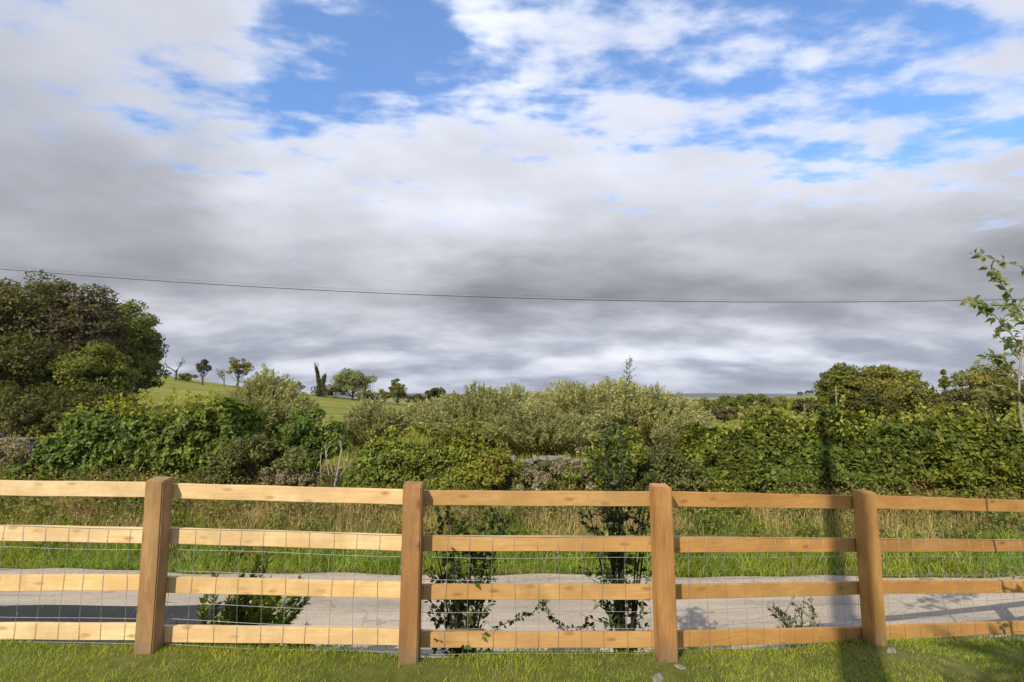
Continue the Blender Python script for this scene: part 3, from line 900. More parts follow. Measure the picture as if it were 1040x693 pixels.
xi = lambda px, Y: at(px, 402, Y)[0]
zi = lambda py, Y: at(520, py, Y)[2]
def prof(Y, pts):
    X = [at(p, q, Y)[0] for p, q in pts]
    Z = [at(p, q, Y)[2] for p, q in pts]
    return lambda x: np.interp(x, X, Z)
make_hedge('hedge', 'broad dark green leafy hedge behind the palest rails, dry stalks at its foot', 'hedge', xi(22, 10.9), xi(250, 10.9), 10.9, 1.1,
           prof(10.9, [(20, 460), (35, 442), (60, 430), (85, 423), (120, 417), (160, 420), (200, 417), (235, 424), (262, 446)]), M_HEDGE, 0.112, 30000, 11, lump=0.28, ragged=0.16, new=M_SHOOT)
make_hedge('hedge', 'low flat-topped ivy hedge behind the second post, beside pale dead branches', 'hedge', xi(352, 10.3), xi(522, 10.3), 10.3, 0.7,
           prof(10.3, [(345, 462), (360, 457), (400, 455), (440, 450), (480, 452), (510, 462), (525, 470)]), M_IVY, 0.078, 24000, 12, lump=0.18, ragged=0.15, new=M_SHOOT)
make_hedge('hedge', 'long tall trimmed hedge crossed by the shadow of a pole', 'hedge', xi(700, 10.1), xi(1130, 10.1), 10.1, 1.3,
           prof(10.1, [(690, 462), (705, 452), (730, 445), (770, 440), (830, 438), (880, 436), (940, 434), (1000, 431), (1130, 428)]), M_HEDGE_R, 0.092, 70000, 13, lump=0.32, ragged=0.17, new=M_SHOOT)

# ------------------------------------------------------------------ bushes
def make_bush(name, label, cat, c, rad, M, leaf, count, seed, group=None, nclump=26, aspect=0.6, stem_mat=None, bare=0.0):
    """a mound of leaf clumps on branching stems; c is the foot"""
    rng = np.random.default_rng(seed)
    root = empty(name, c, label, cat, group)
    c = np.array(c, float)
    rad = np.array(rad, float)
    mb, st = MB(), MB()
    per = count // nclump
    for k in range(nclump):
        d = rdir(rng, 1)[0]
        d[2] = abs(d[2]) * 0.9 - 0.12
        d = d / np.linalg.norm(d)
        r = rng.uniform(0.4, 1.0) * (0.7 + 0.6 * vnoise(np.array([d * 1.9 + seed]), seed)[0])
        cc = c + np.array([0, 0, rad[2] * 0.42]) + d * r * rad * np.array([1, 1, 0.62])
        cr = rng.uniform(0.12, 0.27) * rad.mean()
        q = rdir(rng, per)
        P = cc + q * cr * (rng.uniform(0.25, 1, per) ** 0.5)[:, None] * np.array([1, 1, 0.8])
        P = P[P[:, 2] > c[2] - 0.02]
        qq = unit(P - cc) + 0.5 * unit(P - c)
        spray(mb, rng, P, unit(qq), leaf, aspect, up=0.5, rand=0.6)
        a = c + np.array([rng.normal(0, 0.06), rng.normal(0, 0.06), -0.05]) * rad.mean()
        tube(st, bez(a, c + (cc - c) * np.array([0.35, 0.35, 0.7]), cc, 6), np.linspace(0.016, 0.005, 6), 5, False)
    for k in range(nclump):          # loose leading shoots
        d = rdir(rng, 1)[0]
        d[2] = abs(d[2]) + 0.35
        d = d / np.linalg.norm(d)
        a = c + np.array([0, 0, rad[2] * 0.4]) + d * rad * np.array([0.5, 0.5, 0.3])
        b = a + d * rad * rng.uniform(0.35, 0.75) * np.array([1, 1, 0.55])
        tube(st, bez(a, (a + b) / 2 + rng.normal(0, 0.03, 3), b, 5), np.linspace(0.006, 0.002, 5), 4, False)
        m = 26
        pp = a + (b - a) * rng.uniform(0.1, 1, m)[:, None] + rng.normal(0, leaf * 0.55, (m, 3))
        spray(mb, rng, pp, rdir(rng, m), leaf * 0.9, aspect, up=0.5, rand=0.5)
    part(mb, 'foliage', M, root)
    part(st, 'stems', stem_mat or M_TWIG, root)
    return root

def make_willow(label, c, rad, M, seed, nshoot=150, leaf=0.11, per=90, group='scrub willows beyond the lane', name='willow_bush', lean=0.0):
    """many rods fanning up from one stool, narrow leaves along them"""
    rng = np.random.default_rng(seed)
    root = empty(name, c, label, 'willow', group)
    c = np.array(c, float)
    mb, st = MB(), MB()
    nshoot = int(nshoot * 1.7)
    for k in range(nshoot):
        th = rng.uniform(0, 2 * np.pi)
        s = math.sqrt(rng.uniform(0, 1))
        lump = 0.74 + 0.46 * vnoise(np.array([[math.cos(th) * s * 2.2 + 5, math.sin(th) * s * 2.2, seed]]), seed)[0]
        top = np.array([math.cos(th) * s * rad[0], math.sin(th) * s * rad[1], rad[2] * math.sqrt(max(1 - 0.72 * s * s, 0.05)) * lump * rng.uniform(0.85, 1.06)])
        a = c + np.array([math.cos(th) * s * rad[0] * 0.22, math.sin(th) * s * rad[1] * 0.22, -0.05])
        b = c + top + np.array([lean * top[2], 0, 0])
        mid = a + (b - a) * np.array([0.35, 0.35, 0.66])
        pts = bez(a, mid, b, 8)
        tube(st, pts, np.linspace(0.014, 0.003, 8), 4, False)
        t = rng.uniform(0.12, 1.0, per) ** 0.8
        i = np.minimum((t * 7).astype(int), 6)
        f = (t * 7 - i)[:, None]
        pp = pts[i] * (1 - f) + pts[i + 1] * f
        dd = unit(pts[i + 1] - pts[i])
        off = rdir(rng, per) * (0.055 + 0.12 * (1 - t))[:, None] * rad[2] / 2
        P = pp + off
        D = unit(dd * 0.9 + unit(off) * 0.7 + rng.normal(0, 0.28, (per, 3)))
        N = unit(np.cross(D, rdir(rng, per)) + np.array([0, 0, 0.5]))
        L = leaf * rng.uniform(0.6, 1.4, per)
        leaves(mb, P, D, N, L, L * 0.34, 0.12)
    part(mb, 'foliage', M, root)
    part(st, 'stems', M_TWIG, root)
    return root

def foot(px, Y):
    x = xi(px, Y)
    return (x, Y, gz(x, Y))
def wl(label, px, Y, top, half, M, seed, depth=1.0, **k):
    f = foot(px, Y)
    hw = half / 520.0 * Y
    return make_willow(label, f, (hw, hw * depth, zi(top, Y) - f[2]), M, seed, **k)
wl('large rounded grey-green willow bush rising behind the broad dark hedge', 262, 15.0, 378, 62, M_WILLOW, 21, nshoot=260, leaf=0.10, per=120)
wl('small soft willow mound before the sunlit pasture slope', 382, 17.0, 409, 38, M_WILLOW, 22, nshoot=150, leaf=0.11, per=100)
wl('wide low willow behind the low ivy hedge', 486, 18.0, 399, 68, M_WILLOW, 23, nshoot=300, leaf=0.12, per=110)
wl('pale golden willow, tallest of the scrub in the middle distance', 598, 19.0, 379, 74, M_WILLOW2, 24, nshoot=320, leaf=0.12, per=120)
wl('yellowish willow sloping down towards the long trimmed hedge', 655, 18.0, 391, 60, M_WILLOW2, 25, nshoot=240, leaf=0.11, per=110)
wl('dull olive willow filling the gap behind the dry bramble bank', 548, 16.5, 409, 70, M_WILLOW, 26, nshoot=220, leaf=0.10, per=110)
wl('farther olive willow between the ivy hedge and the pasture trees', 440, 24.0, 405, 36, M_WILLOW2, 27, nshoot=140, leaf=0.14, per=90)
wl('low greyish willow at the near end of the long trimmed hedge', 692, 15.0, 424, 34, M_WILLOW, 28, nshoot=130, leaf=0.09, per=100)

wl('tall willow rising behind the pale golden one and the dull olive one', 520, 22.0, 394, 62, M_WILLOW2, 29, nshoot=200, leaf=0.12, per=100)
wl('last golden willow behind the yellowish sloping one', 690, 20.0, 409, 36, M_WILLOW2, 30, nshoot=160, leaf=0.11, per=100)
f = foot(318, 10.9)
make_bush('bush', 'upright light green bush above the pale dead branches', 'bush', f, (0.72, 0.6, zi(414, 10.9) - f[2]), M_BUSH, 0.085, 6500, 31)
f = foot(270, 10.6)
make_bush('bramble_bush', 'brownish bramble thicket between the broad dark hedge and the light green bush', 'bramble', f, (1.15, 0.6, zi(440, 10.6) - f[2]), M_BRAMBLE, 0.07, 8000, 32, nclump=34)
f = foot(505, 10.2)
make_bush('bush', 'low bush with leaves turning yellow at the end of the ivy hedge', 'bush', f, (0.5, 0.4, zi(456, 10.2) - f[2]), M_YELLOW, 0.075, 3200, 33)
f = foot(622, 10.2)
make_bush('bush', 'tall ivy-clad bush in the middle of the dry bramble bank', 'bush', f, (0.72, 0.55, zi(442, 10.2) - f[2]), M_IVY, 0.075, 8000, 34, nclump=36)
f = foot(676, 10.2)
make_bush('bramble_bush', 'reddish bramble clump against the near end of the long trimmed hedge', 'bramble', f, (0.6, 0.5, zi(452, 10.2) - f[2]), M_BRAMBLE, 0.065, 4200, 35)
f = foot(552, 10.8)
make_bush('bramble_bush', 'dry low bramble sprawling in front of the stone wall', 'bramble', f, (0.72, 0.35, zi(468, 10.8) - f[2]), M_BRAMBLE, 0.055, 2600, 36)

for px, Y, hw, top, M, lab, sd in [(588, 10.4, 0.55, 466, M_DRY, 'straw-coloured dry bramble heap left of the ivy-clad bush', 37), (536, 10.3, 0.5, 474, M_DRY, 'pinkish dead bramble tangle beside the bush with yellow leaves', 38),
                                  (655, 10.2, 0.55, 464, M_BRAMBLE, 'brown and green bramble heap right of the ivy-clad bush', 39), (230, 10.5, 0.5, 470, M_BRAMBLE, 'small brown bramble at the end of the broad dark hedge', 40),
                                  (6, 12.0, 1.0, 438, M_DRY, 'dry brown bramble sprawling over the grey stone wall end', 43), (300, 10.3, 0.7, 474, M_DRY, 'dead reddish bramble stems low beneath the light green bush', 42)]:
    f = foot(px, Y)
    make_bush('bramble_bush', lab, 'bramble', f, (hw, 0.4, zi(top, Y) - f[2]), M, 0.055, 3000, sd)
# pale dead branches
rng = np.random.default_rng(41)
f = foot(337, 10.3)
root = empty('dead_branches', f, 'bleached bare forked branches standing against the dark hedge gap', 'branches')
mb = MB()
def fork(a, b, r0, r1):
    pts = bez(a, (np.array(a) + b) / 2 + rng.normal(0, 0.05, 3), b, 6)
    tube(mb, pts, np.linspace(r0, r1, 6), 6)
    return pts
for (p0, p1, r) in [((338, 494), (347, 456), 0.030), ((334, 494), (352, 474), 0.022), ((341, 478), (331, 457), 0.020), ((345, 494), (336, 474), 0.020), ((330, 494), (326, 462), 0.016), ((352, 495), (356, 470), 0.014)]:
    a, b = at(*p0, 10.3 + rng.normal(0, .05)), at(*p1, 10.35 + rng.normal(0, .08))
    a[2] = min(a[2], gz(a[0], a[1]) + 0.02)
    p = fork(a, b, r, r * 0.55)
    for _ in range(3):
        i = rng.integers(2, 6)
        fork(p[i], p[i] + np.array([rng.normal(0, 0.16), rng.normal(0, 0.1), rng.uniform(0.05, 0.28)]), r * 0.45, r * 0.2)
part(mb, 'branch', M_PALEBARK, root, smooth=True)

# dry stone wall behind the hedges
def make_wall(label, x0, x1, y, top, seed):
    rng = np.random.default_rng(seed)
    root = empty('dry_stone_wall', ((x0 + x1) / 2, y, gz((x0 + x1) / 2, y)), label, 'wall', 'field walls of loose stone')
    mb = MB()
    bm = bmesh.new()
    bmesh.ops.create_icosphere(bm, subdivisions=2, radius=1.0)
    bv = np.array([v.co[:] for v in bm.verts])
    bf = np.array([[v.index for v in q.verts] for q in bm.faces])
    bm.free()
    z0 = gz((x0 + x1) / 2, y) - 0.1
    z = z0
    while z < top(x0) + 0.05 or z < top(x1) + 0.05:
        h = rng.uniform(0.06, 0.11)
        x = x0 + rng.uniform(0, 0.1)
        while x < x1:
            w = rng.uniform(0.10, 0.30)
            if z + h * 0.5 < top(x) + rng.normal(0, 0.03):
                for yy in (y, y + 0.28):
                    sh = np.sign(bv) * np.abs(bv) ** 0.7
                    sh = sh * np.array([w * 0.5, 0.17, h * 0.52]) * (1 + 1.1 * (fbm(bv * 1.2 + rng.uniform(0, 90), 3, 2) - 0.5))[:, None]
                    mb.add(sh + np.array([x + w / 2, yy + rng.normal(0, 0.02), z + h / 2]), [bf])
            x += w
        z += h * 0.96
    part(mb, 'stonework', M_WALL, root)
M_WALL = plain_mat('wall_stone', (0.11, 0.10, 0.085), (0.24, 0.22, 0.19), 5, 0.95, 0.5)
make_wall('low grey stone wall showing through the dry brambles', xi(515, 12.0), xi(672, 12.0), 11.9, lambda x: zi(465, 12.0), 51)
make_wall('grey stone wall end left of the broad dark hedge', xi(-70, 12.6), xi(34, 12.6), 12.5, lambda x: np.interp(x, [-14.5, -11.6], [zi(440, 12.6), zi(446, 12.6)]), 52)
# ------------------------------------------------------------------ trees
def make_tree(name, label, c, height, rad, M, seed, cat='tree', group=None, leaf=0.3, nclump=40, per=120, base=0.22, trunk=0.16, bark=None,
              openness=0.0, shape='round', lean=0.0):
    """tapered trunk, limbs to every leaf clump, an uneven crown with holes"""
    rng = np.random.default_rng(seed)
    c = np.array(c, float)
    root = empty(name, tuple(c), label, cat, group)
    tr, mb = MB(), MB()
    zc = height * (base + (1 - base) * 0.46)
    rz = height * (1 - base) * 0.54
    topz = height * 0.82
    axis = bez(c + np.array([0, 0, -0.15]), c + np.array([lean * 0.2, 0, topz * 0.5]), c + np.array([lean * topz * 0.3, 0, topz]), 9)
    axis[1:-1, :2] += rng.normal(0, trunk * 0.35, (7, 2))
    tube(tr, axis, trunk * np.linspace(1.0, 0.18, 9) ** 1.1, 8)
    for k in range(nclump):
        d = rdir(rng, 1)[0]
        if d[2] < -0.55:
            d[2] *= -0.5
        d = d / np.linalg.norm(d)
        r = rng.uniform(0.25, 1.0) ** 0.55 * 0.86
        r *= 0.78 + 0.5 * vnoise(np.array([d * 1.7 + seed * 1.37]), seed)[0]
        if shape == 'cone':
            zz = rng.uniform(0, 1)
            d2 = rdir(rng, 1)[0]
            cc = c + np.array([d2[0] * rad * (1 - zz) * 0.8, d2[1] * rad * (1 - zz) * 0.8, height * (base + (1 - base) * zz * 0.96)])
            cr = rad * (0.42 * (1 - zz) + 0.14)
        else:
            cc = c + np.array([lean * zc * 0.3, 0, zc]) + d * np.array([rad, rad, rz]) * r
            cr = rad * rng.uniform(0.17, 0.32)
        n = int(per * rng.uniform(0.6, 1.3))
        q = rdir(rng, n)
        P = cc + q * cr * (rng.uniform(0.15, 1, n) ** 0.45)[:, None] * np.array([1.1, 1.1, 0.72])
        o = unit(unit(P - cc) + 0.45 * unit(P - (c + np.array([0, 0, zc]))))
        spray(mb, rng, P, o, leaf, 0.66, up=0.55, rand=0.55)
        i = int(np.clip((cc[2] - c[2]) / topz * 7 - 2, 1, 7))
        a = axis[i]
        tube(tr, bez(a, a + (cc - a) * np.array([0.6, 0.6, 0.3]), cc, 5), np.linspace(trunk * 0.32, trunk * 0.05, 5), 5, False)
    part(tr, 'trunk', bark or M_BARK, root, smooth=True)
    part(mb, 'crown', M, root)
    return root
def make_bare_tree(name, label, c, height, spread, seed, M=None, leaf=0.0, trunk=0.14, group=None, nb=5, tufts=None):
    """forking bare limbs with few or no leaves"""
    rng = np.random.default_rng(seed)
    c = np.array(c, float)
    root = empty(name, tuple(c), label, 'tree', group)
    tr, mb = MB(), MB()
    tips = []
    def grow_limb(a, d, L, r, lev):
        b = a + d * L
        pts = bez(a, a + d * L * 0.5 + rng.normal(0, L * 0.09, 3), b, 5)
        tube(tr, pts, np.linspace(r, r * 0.55, 5), 6, False)
        if lev == 0:
            tips.append(b)
            return
        for _ in range(rng.integers(2, 4)):
            nd = unit((d + rng.normal(0, 1, 3) * np.array([spread, spread, spread * 0.5]))[None])[0]
            nd[2] = abs(nd[2]) * 0.8 + 0.1
            i = rng.integers(2, 5)
            grow_limb(pts[i], nd, L * rng.uniform(0.55, 0.8), r * 0.55, lev - 1)
    grow_limb(c - np.array([0, 0, 0.1]), np.array([0.04, 0, 1.0]), height * 0.34, trunk, 5)
    part(tr, 'trunk', M_BARK, root, smooth=True)
    if M is not None:
        T = np.array(tips)
        T = T[rng.uniform(0, 1, len(T)) < 0.4]
        P = np.repeat(T, 4, 0) + rng.normal(0, leaf * 0.9, (len(T) * 4, 3))
        spray(mb, rng, P, rdir(rng, len(P)), leaf, 0.6)
        part(mb, 'crown', M, root)
    return root
def tree_at(name, label, px, Y, top, half, M, seed, **k):
    f = foot(px, Y)
    if k.get('sink'):
        k.pop('sink')
    return make_tree(name, label, f, zi(top, Y) - f[2], half / 520 * Y, M, seed, **k)

WG = 'trees of the wood on the hillside'
tree_at('woodland_tree', 'tallest brown-green tree of the wood, cut by the edge of the picture', 14, 46, 272, 52, M_TREE_B, 61, group=WG, leaf=0.27, nclump=140, per=190, trunk=0.32, base=0.15)
tree_at('woodland_tree', 'copper brown thin-crowned tree behind the round front shrub of the wood', 78, 47, 291, 40, M_TREE_C, 62, group=WG, leaf=0.25, nclump=120, per=150, trunk=0.26, base=0.15)
tree_at('woodland_tree', 'green spreading tree at the open pasture end of the wood', 122, 54, 304, 37, M_TREE, 63, group=WG, leaf=0.28, nclump=140, per=190, trunk=0.3, base=0.08)
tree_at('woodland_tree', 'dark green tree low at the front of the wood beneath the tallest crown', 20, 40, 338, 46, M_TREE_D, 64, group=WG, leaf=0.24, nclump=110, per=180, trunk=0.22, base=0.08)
tree_at('woodland_tree', 'round mid-green shrubby tree at the front of the wood', 96, 42, 349, 38, M_TREE, 65, group=WG, leaf=0.22, nclump=110, per=170, trunk=0.2, base=0.08)
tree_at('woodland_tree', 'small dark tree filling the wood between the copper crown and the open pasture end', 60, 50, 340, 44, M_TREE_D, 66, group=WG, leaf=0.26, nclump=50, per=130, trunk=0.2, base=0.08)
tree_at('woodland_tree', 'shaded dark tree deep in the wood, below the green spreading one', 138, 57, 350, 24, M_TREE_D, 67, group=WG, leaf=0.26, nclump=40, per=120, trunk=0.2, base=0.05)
f = foot(40, 31)
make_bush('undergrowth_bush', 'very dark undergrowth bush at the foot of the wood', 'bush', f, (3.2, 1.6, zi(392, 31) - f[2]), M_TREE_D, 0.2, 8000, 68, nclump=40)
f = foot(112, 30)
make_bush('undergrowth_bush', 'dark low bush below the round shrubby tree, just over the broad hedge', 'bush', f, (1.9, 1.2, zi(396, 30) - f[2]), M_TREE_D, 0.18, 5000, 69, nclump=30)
f = foot(-20, 27)
make_bush('undergrowth_bush', 'brownish bush at the edge of the picture below the dark front tree', 'bush', f, (2.6, 1.4, zi(408, 27) - f[2]), M_BRAMBLE, 0.15, 5000, 70, nclump=30)

for k, (px, Y, top, lab) in enumerate([(18, 18, 407, 'dull brown bracken bush over the stone wall end, in front of the wood'), (70, 19, 408, 'dark bracken bush behind the broad dark hedge, in front of the wood')]):
    f = foot(px, Y)
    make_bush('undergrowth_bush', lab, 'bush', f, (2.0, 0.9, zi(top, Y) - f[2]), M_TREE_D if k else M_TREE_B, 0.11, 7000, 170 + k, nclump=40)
RG = 'trees along the pasture skyline'
Yr = 116
make_bare_tree('bare_tree', 'dark bare forked tree on the skyline beside the wood', foot(177, Yr), zi(354, Yr) - foot(177, Yr)[2], 0.55, 71, M_TREE_D, 0.26, trunk=0.30, group=RG)
tree_at('pasture_tree', 'small dense dark tree alone on the skyline next to the bare forked one', 205, Yr, 365, 8, M_TREE_D, 72, group=RG, leaf=0.3, nclump=26, per=70, base=0.36, trunk=0.22)
make_bare_tree('bare_tree', 'spindly thin-leaved sapling leaning on the skyline before a round crown', foot(227, Yr), zi(366, Yr) - foot(227, Yr)[2], 0.4, 73, M_TREE_G, 0.3, trunk=0.12, group=RG)
tree_at('pasture_tree', 'small round-crowned tree on the skyline above the grey-green willow', 241, Yr, 362, 13, M_TREE_O, 74, group=RG, leaf=0.34, nclump=34, per=70, base=0.3, trunk=0.2)
Yq = 112
tree_at('pasture_tree', 'low dark bush on the skyline left of the ivy-clad dead trunks', 298, Yq, 386, 13, M_TREE, 75, group=RG, leaf=0.34, nclump=26, per=70, base=0.05, trunk=0.12)
def ivy_trunks(px, Y, seed):
    f = np.array(foot(px, Y))
    rng = np.random.default_rng(seed)
    root = empty('dead_tree', tuple(f), 'dead two-stemmed tree wrapped in dark ivy on the skyline', 'tree', RG)
    tr, mb = MB(), MB()
    for (tx, ty, r) in [(320, 369, 0.42), (331, 379, 0.6)]:
        b = at(tx, ty, Y)
        pts = bez(f - np.array([0, 0, 0.1]), f + (b - f) * np.array([0.15, 0, 0.5]), b, 8)
        tube(tr, pts, np.linspace(0.28, 0.1, 8), 7)
        for k in range(40):
            t = rng.uniform(0.05, 0.9)
            i = min(int(t * 7), 6)
            p = pts[i] + (pts[i + 1] - pts[i]) * (t * 7 - i)
            n = 40
            rr = r * (1.5 - t) * rng.uniform(0.5, 1.2)
            P = p + rdir(rng, n) * rr
            spray(mb, rng, P, unit(P - p), 0.3, 0.7)
    for k in range(16):
        p = f + np.array([rng.normal(0, 1.1), rng.normal(0, 0.6), rng.uniform(0.2, 2.0)])
        P = p + rdir(rng, 60) * 0.75
        spray(mb, rng, P, unit(P - p), 0.3, 0.7)
    for a in range(9):
        p = at(321, 372, Y) + rng.normal(0, 0.3, 3)
        tube(tr, [p, p + np.array([rng.normal(0, 0.5), 0, rng.uniform(0.5, 1.2)])], [0.05, 0.02], 4)
    part(tr, 'trunk', M_BARK, root, smooth=True)
    part(mb, 'ivy', M_TREE_D, root)
ivy_trunks(325, Yq, 76)
tree_at('pasture_tree', 'broad grey-green tree on the skyline right of the ivy-clad dead trunks', 358, Yq, 373, 22, M_TREE_G, 77, group=RG, leaf=0.36, nclump=80, per=90, base=0.02, trunk=0.24)
tree_at('pasture_tree', 'low bush on the skyline touching the broad grey-green tree', 341, Yq, 391, 9, M_TREE_D, 78, group=RG, leaf=0.34, nclump=20, per=60, base=0.04, trunk=0.1)
Ys = 108
tree_at('pasture_tree', 'upright small tree on the descending skyline, with a paler bush at its foot', 404, Ys, 386, 10, M_TREE, 79, group=RG, leaf=0.36, nclump=44, per=80, base=0.03, trunk=0.16)
tree_at('pasture_tree', 'pale low bush at the foot of the upright small skyline tree', 391, Ys, 394, 9, M_TREE_O, 80, group=RG, leaf=0.34, nclump=22, per=60, base=0.04, trunk=0.1)
tree_at('pasture_tree', 'dark low bush between the upright small tree and the ragged one', 422, Ys, 398, 10, M_TREE_D, 81, group=RG, leaf=0.34, nclump=22, per=60, base=0.04, trunk=0.1)
tree_at('pasture_tree', 'ragged dark tree at the low end of the skyline row', 443, Ys, 391, 11, M_TREE_D, 82, group=RG, leaf=0.34, nclump=32, per=70, base=0.1, trunk=0.16)
tree_at('pasture_tree', 'last small bush of the skyline row, above the farther olive willow', 459, Ys, 399, 8, M_TREE, 83, group=RG, leaf=0.34, nclump=20, per=60, base=0.04, trunk=0.1)

for k, (px, Y, top, half, lab) in enumerate([(270, 118, 384, 14, 'low hedge bush on the skyline just right of the small round-crowned tree'), (430, 109, 401, 12, 'pale scrub bush low on the skyline before the ragged dark tree'),
        (474, 106, 403, 12, 'faint low bush ending the skyline row beyond the farther olive willow'), (190, 119, 379, 9, 'low scrub bush on the skyline between the bare forked tree and the small dense one'), (372, 112, 398, 12, 'low dark bush right of the broad grey-green tree')]):
    tree_at('pasture_tree', lab, px, Y, top, half, [M_TREE, M_TREE_O, M_TREE_D][k % 3], 150 + k, group=RG, leaf=0.34, nclump=26, per=60, base=0.02, trunk=0.1)
HG = 'trees of the far field hedge'
for i, (px, Y, top, half, M, label) in enumerate([
        (716, 64, 404, 16, M_TREE_O, 'olive low tree of the far field hedge, nearest the gap with the blue hills'),
        (738, 58, 399, 15, M_TREE, 'rounded green tree second from the blue hills gap in the far field hedge'),
        (764, 62, 397, 17, M_TREE, 'broad green tree third from the blue hills gap in the far field hedge'),
        (792, 66, 402, 17, M_TREE_O, 'dull olive tree in the far field hedge below the sunlit far field'),
        (820, 60, 402, 15, M_TREE_B, 'brownish tree in the far field hedge beside the large dark oak-like pair'),
        (735, 45, 412, 13, M_TREE_C, 'reddish-brown bush in front of the far field hedge'),
        (775, 44, 412, 22, M_TREE_O, 'low pale scrub bush in front of the far field hedge, over the trimmed hedge')]):
    tree_at('hedgerow_tree', label, px, Y, top, half, M, 90 + i, group=HG, leaf=0.26, nclump=36, per=90, base=0.03, trunk=0.14)
BG = 'trees behind the long trimmed hedge'
tree_at('field_tree', 'large dark rounded tree, left of a joined pair behind the trimmed hedge', 855, 52, 367, 24, M_TREE, 101, group=BG, leaf=0.24, nclump=110, per=150, base=0.06, trunk=0.24)
tree_at('field_tree', 'large flat-topped olive tree, right of a joined pair behind the trimmed hedge', 899, 50, 367, 32, M_TREE_O, 102, group=BG, leaf=0.24, nclump=130, per=150, base=0.08, trunk=0.26)
tree_at('field_tree', 'low olive bush below the flat-topped tree of the pair', 925, 38, 389, 30, M_TREE_O, 103, group=BG, leaf=0.2, nclump=46, per=110, base=0.04, trunk=0.14)
tree_at('field_tree', 'slender pointed green tree behind the trimmed hedge', 960, 40, 374, 11, M_TREE, 104, group=BG, leaf=0.2, nclump=40, per=90, base=0.05, trunk=0.12, shape='cone')
tree_at('field_tree', 'yellowish loose-crowned tree behind the near sapling', 1008, 32, 362, 34, M_TREE_O, 105, group=BG, leaf=0.17, nclump=60, per=110, base=0.06, trunk=0.18)
tree_at('field_tree', 'brown-green bush low between the pointed tree and the yellowish loose one', 978, 30, 386, 22, M_TREE_B, 106, group=BG, leaf=0.16, nclump=40, per=90, base=0.04, trunk=0.12)
tree_at('field_tree', 'dark bush beneath the flat-topped tree, just over the trimmed hedge', 880, 36, 396, 30, M_TREE_D, 107, group=BG, leaf=0.2, nclump=40, per=100, base=0.04, trunk=0.12)
tree_at('field_tree', 'dark bush at the picture edge under the yellowish loose tree', 1050, 29, 378, 34, M_TREE_D, 108, group=BG, leaf=0.16, nclump=46, per=100, base=0.04, trunk=0.14)
tree_at('far_tree', 'tiny dark tree on the sunlit far field', 813, 540, 397.5, 3, M_TREE_D, 109, group='tiny trees on the far field', leaf=1.2, nclump=12, per=30, base=0.1, trunk=0.3)
tree_at('far_tree', 'tiny dark pair-like clump on the sunlit far field, nearer the large trees', 821, 545, 396.5, 4, M_TREE_D, 110, group='tiny trees on the far field', leaf=1.2, nclump=14, per=30, base=0.1, trunk=0.3)

# two weathered stakes out in the field
M_STAKE = plain_mat('weathered_stake', (0.16, 0.15, 0.13), (0.28, 0.26, 0.23), 12, 0.9)
for px, Y, p_top, lab in [(849, 33, 392, 'pale weathered stake in front of the large dark rounded tree'), (816, 38, 411, 'short pale stake standing below the far field hedge')]:
    f = np.array(foot(px, Y))
    t = zi(p_top, Y)
    mb = MB()
    tube(mb, [f - np.array([0, 0, 0.1]), f + np.array([0.01, 0, (t - f[2]) * 0.6]), np.array([f[0] + 0.02, f[1], t - 0.04]), np.array([f[0] + 0.02, f[1], t])], [0.035, 0.034, 0.032, 0.015], 8)
    o = mb.build('field_stake', M_STAKE, smooth=False, origin=tuple(f))
    tag(o, lab, 'stake', 'stakes in the field')
# ------------------------------------------------------------------ young growth between the fence and the lane
def make_sapling(label, c, height, stems, spread, M, leaf, seed, name='sapling', group=None, bark=None, per=9, low=0.12, twigs=5, r0=0.011):
    """several stems from one foot, side twigs with separate leaves"""
    rng = np.random.default_rng(seed)
    c = np.array(c, float)
    root = empty(name, tuple(c), label, 'sapling', group)
    tr, mb = MB(), MB()
    for s in range(stems):
        th = 2 * np.pi * s / stems + rng.uniform(-0.5, 0.5)
        h = height * rng.uniform(0.7, 1.0)
        b = c + np.array([math.cos(th) * spread * rng.uniform(0.4, 1), math.sin(th) * spread * 0.45 * rng.uniform(0.4, 1), h])
        a = c + np.array([math.cos(th) * 0.03, math.sin(th) * 0.03, -0.05])
        pts = bez(a, a + (b - a) * np.array([0.4, 0.4, 0.6]), b, 10)
        tube(tr, pts, np.linspace(r0, 0.002, 10), 6, False)
        for k in range(int(twigs * h / 0.45)):
            t = rng.uniform(low, 1.0)
            i = min(int(t * 9), 8)
            p = pts[i] + (pts[i + 1] - pts[i]) * (t * 9 - i)
            d = unit((rdir(rng, 1)[0] * np.array([1, 0.6, 0.4]) + np.array([0, 0, 0.45]))[None])[0]
            L = rng.uniform(0.10, 0.30) * (1.15 - 0.6 * t)
            q = bez(p, p + d * L * 0.5, p + d * L + np.array([0, 0, 0.04]), 5)
            tube(tr, q, np.linspace(0.003, 0.001, 5), 4, False)
            w = rng.uniform(0.15, 1.0, per)
            j = np.minimum((w * 4).astype(int), 3)
            P = q[j] + (q[j + 1] - q[j]) * (w * 4 - j)[:, None]
            o = rdir(rng, per)
            P = P + o * leaf * 0.5
            D = unit(o + d * 0.8)
            N = unit(np.cross(D, rdir(rng, per)) + np.array([0, 0, 0.6]))
            Ls = leaf * rng.uniform(0.6, 1.25, per)
            leaves(mb, P, D, N, Ls, Ls * 0.58, 0.15)
    part(tr, 'stems', bark or M_DARKBARK, root, smooth=True)
    part(mb, 'foliage', M, root)
    return root
def edge_foot(px, back=0.12):
    Y = 4.0
    for _ in range(6):
        Y = float(lawn_edge(xi(px, Y))) + back
    x = xi(px, Y)
    return (x, Y, gz(x, Y))
SG = 'saplings growing between the fence and the lane'
f = edge_foot(472, 0.24)
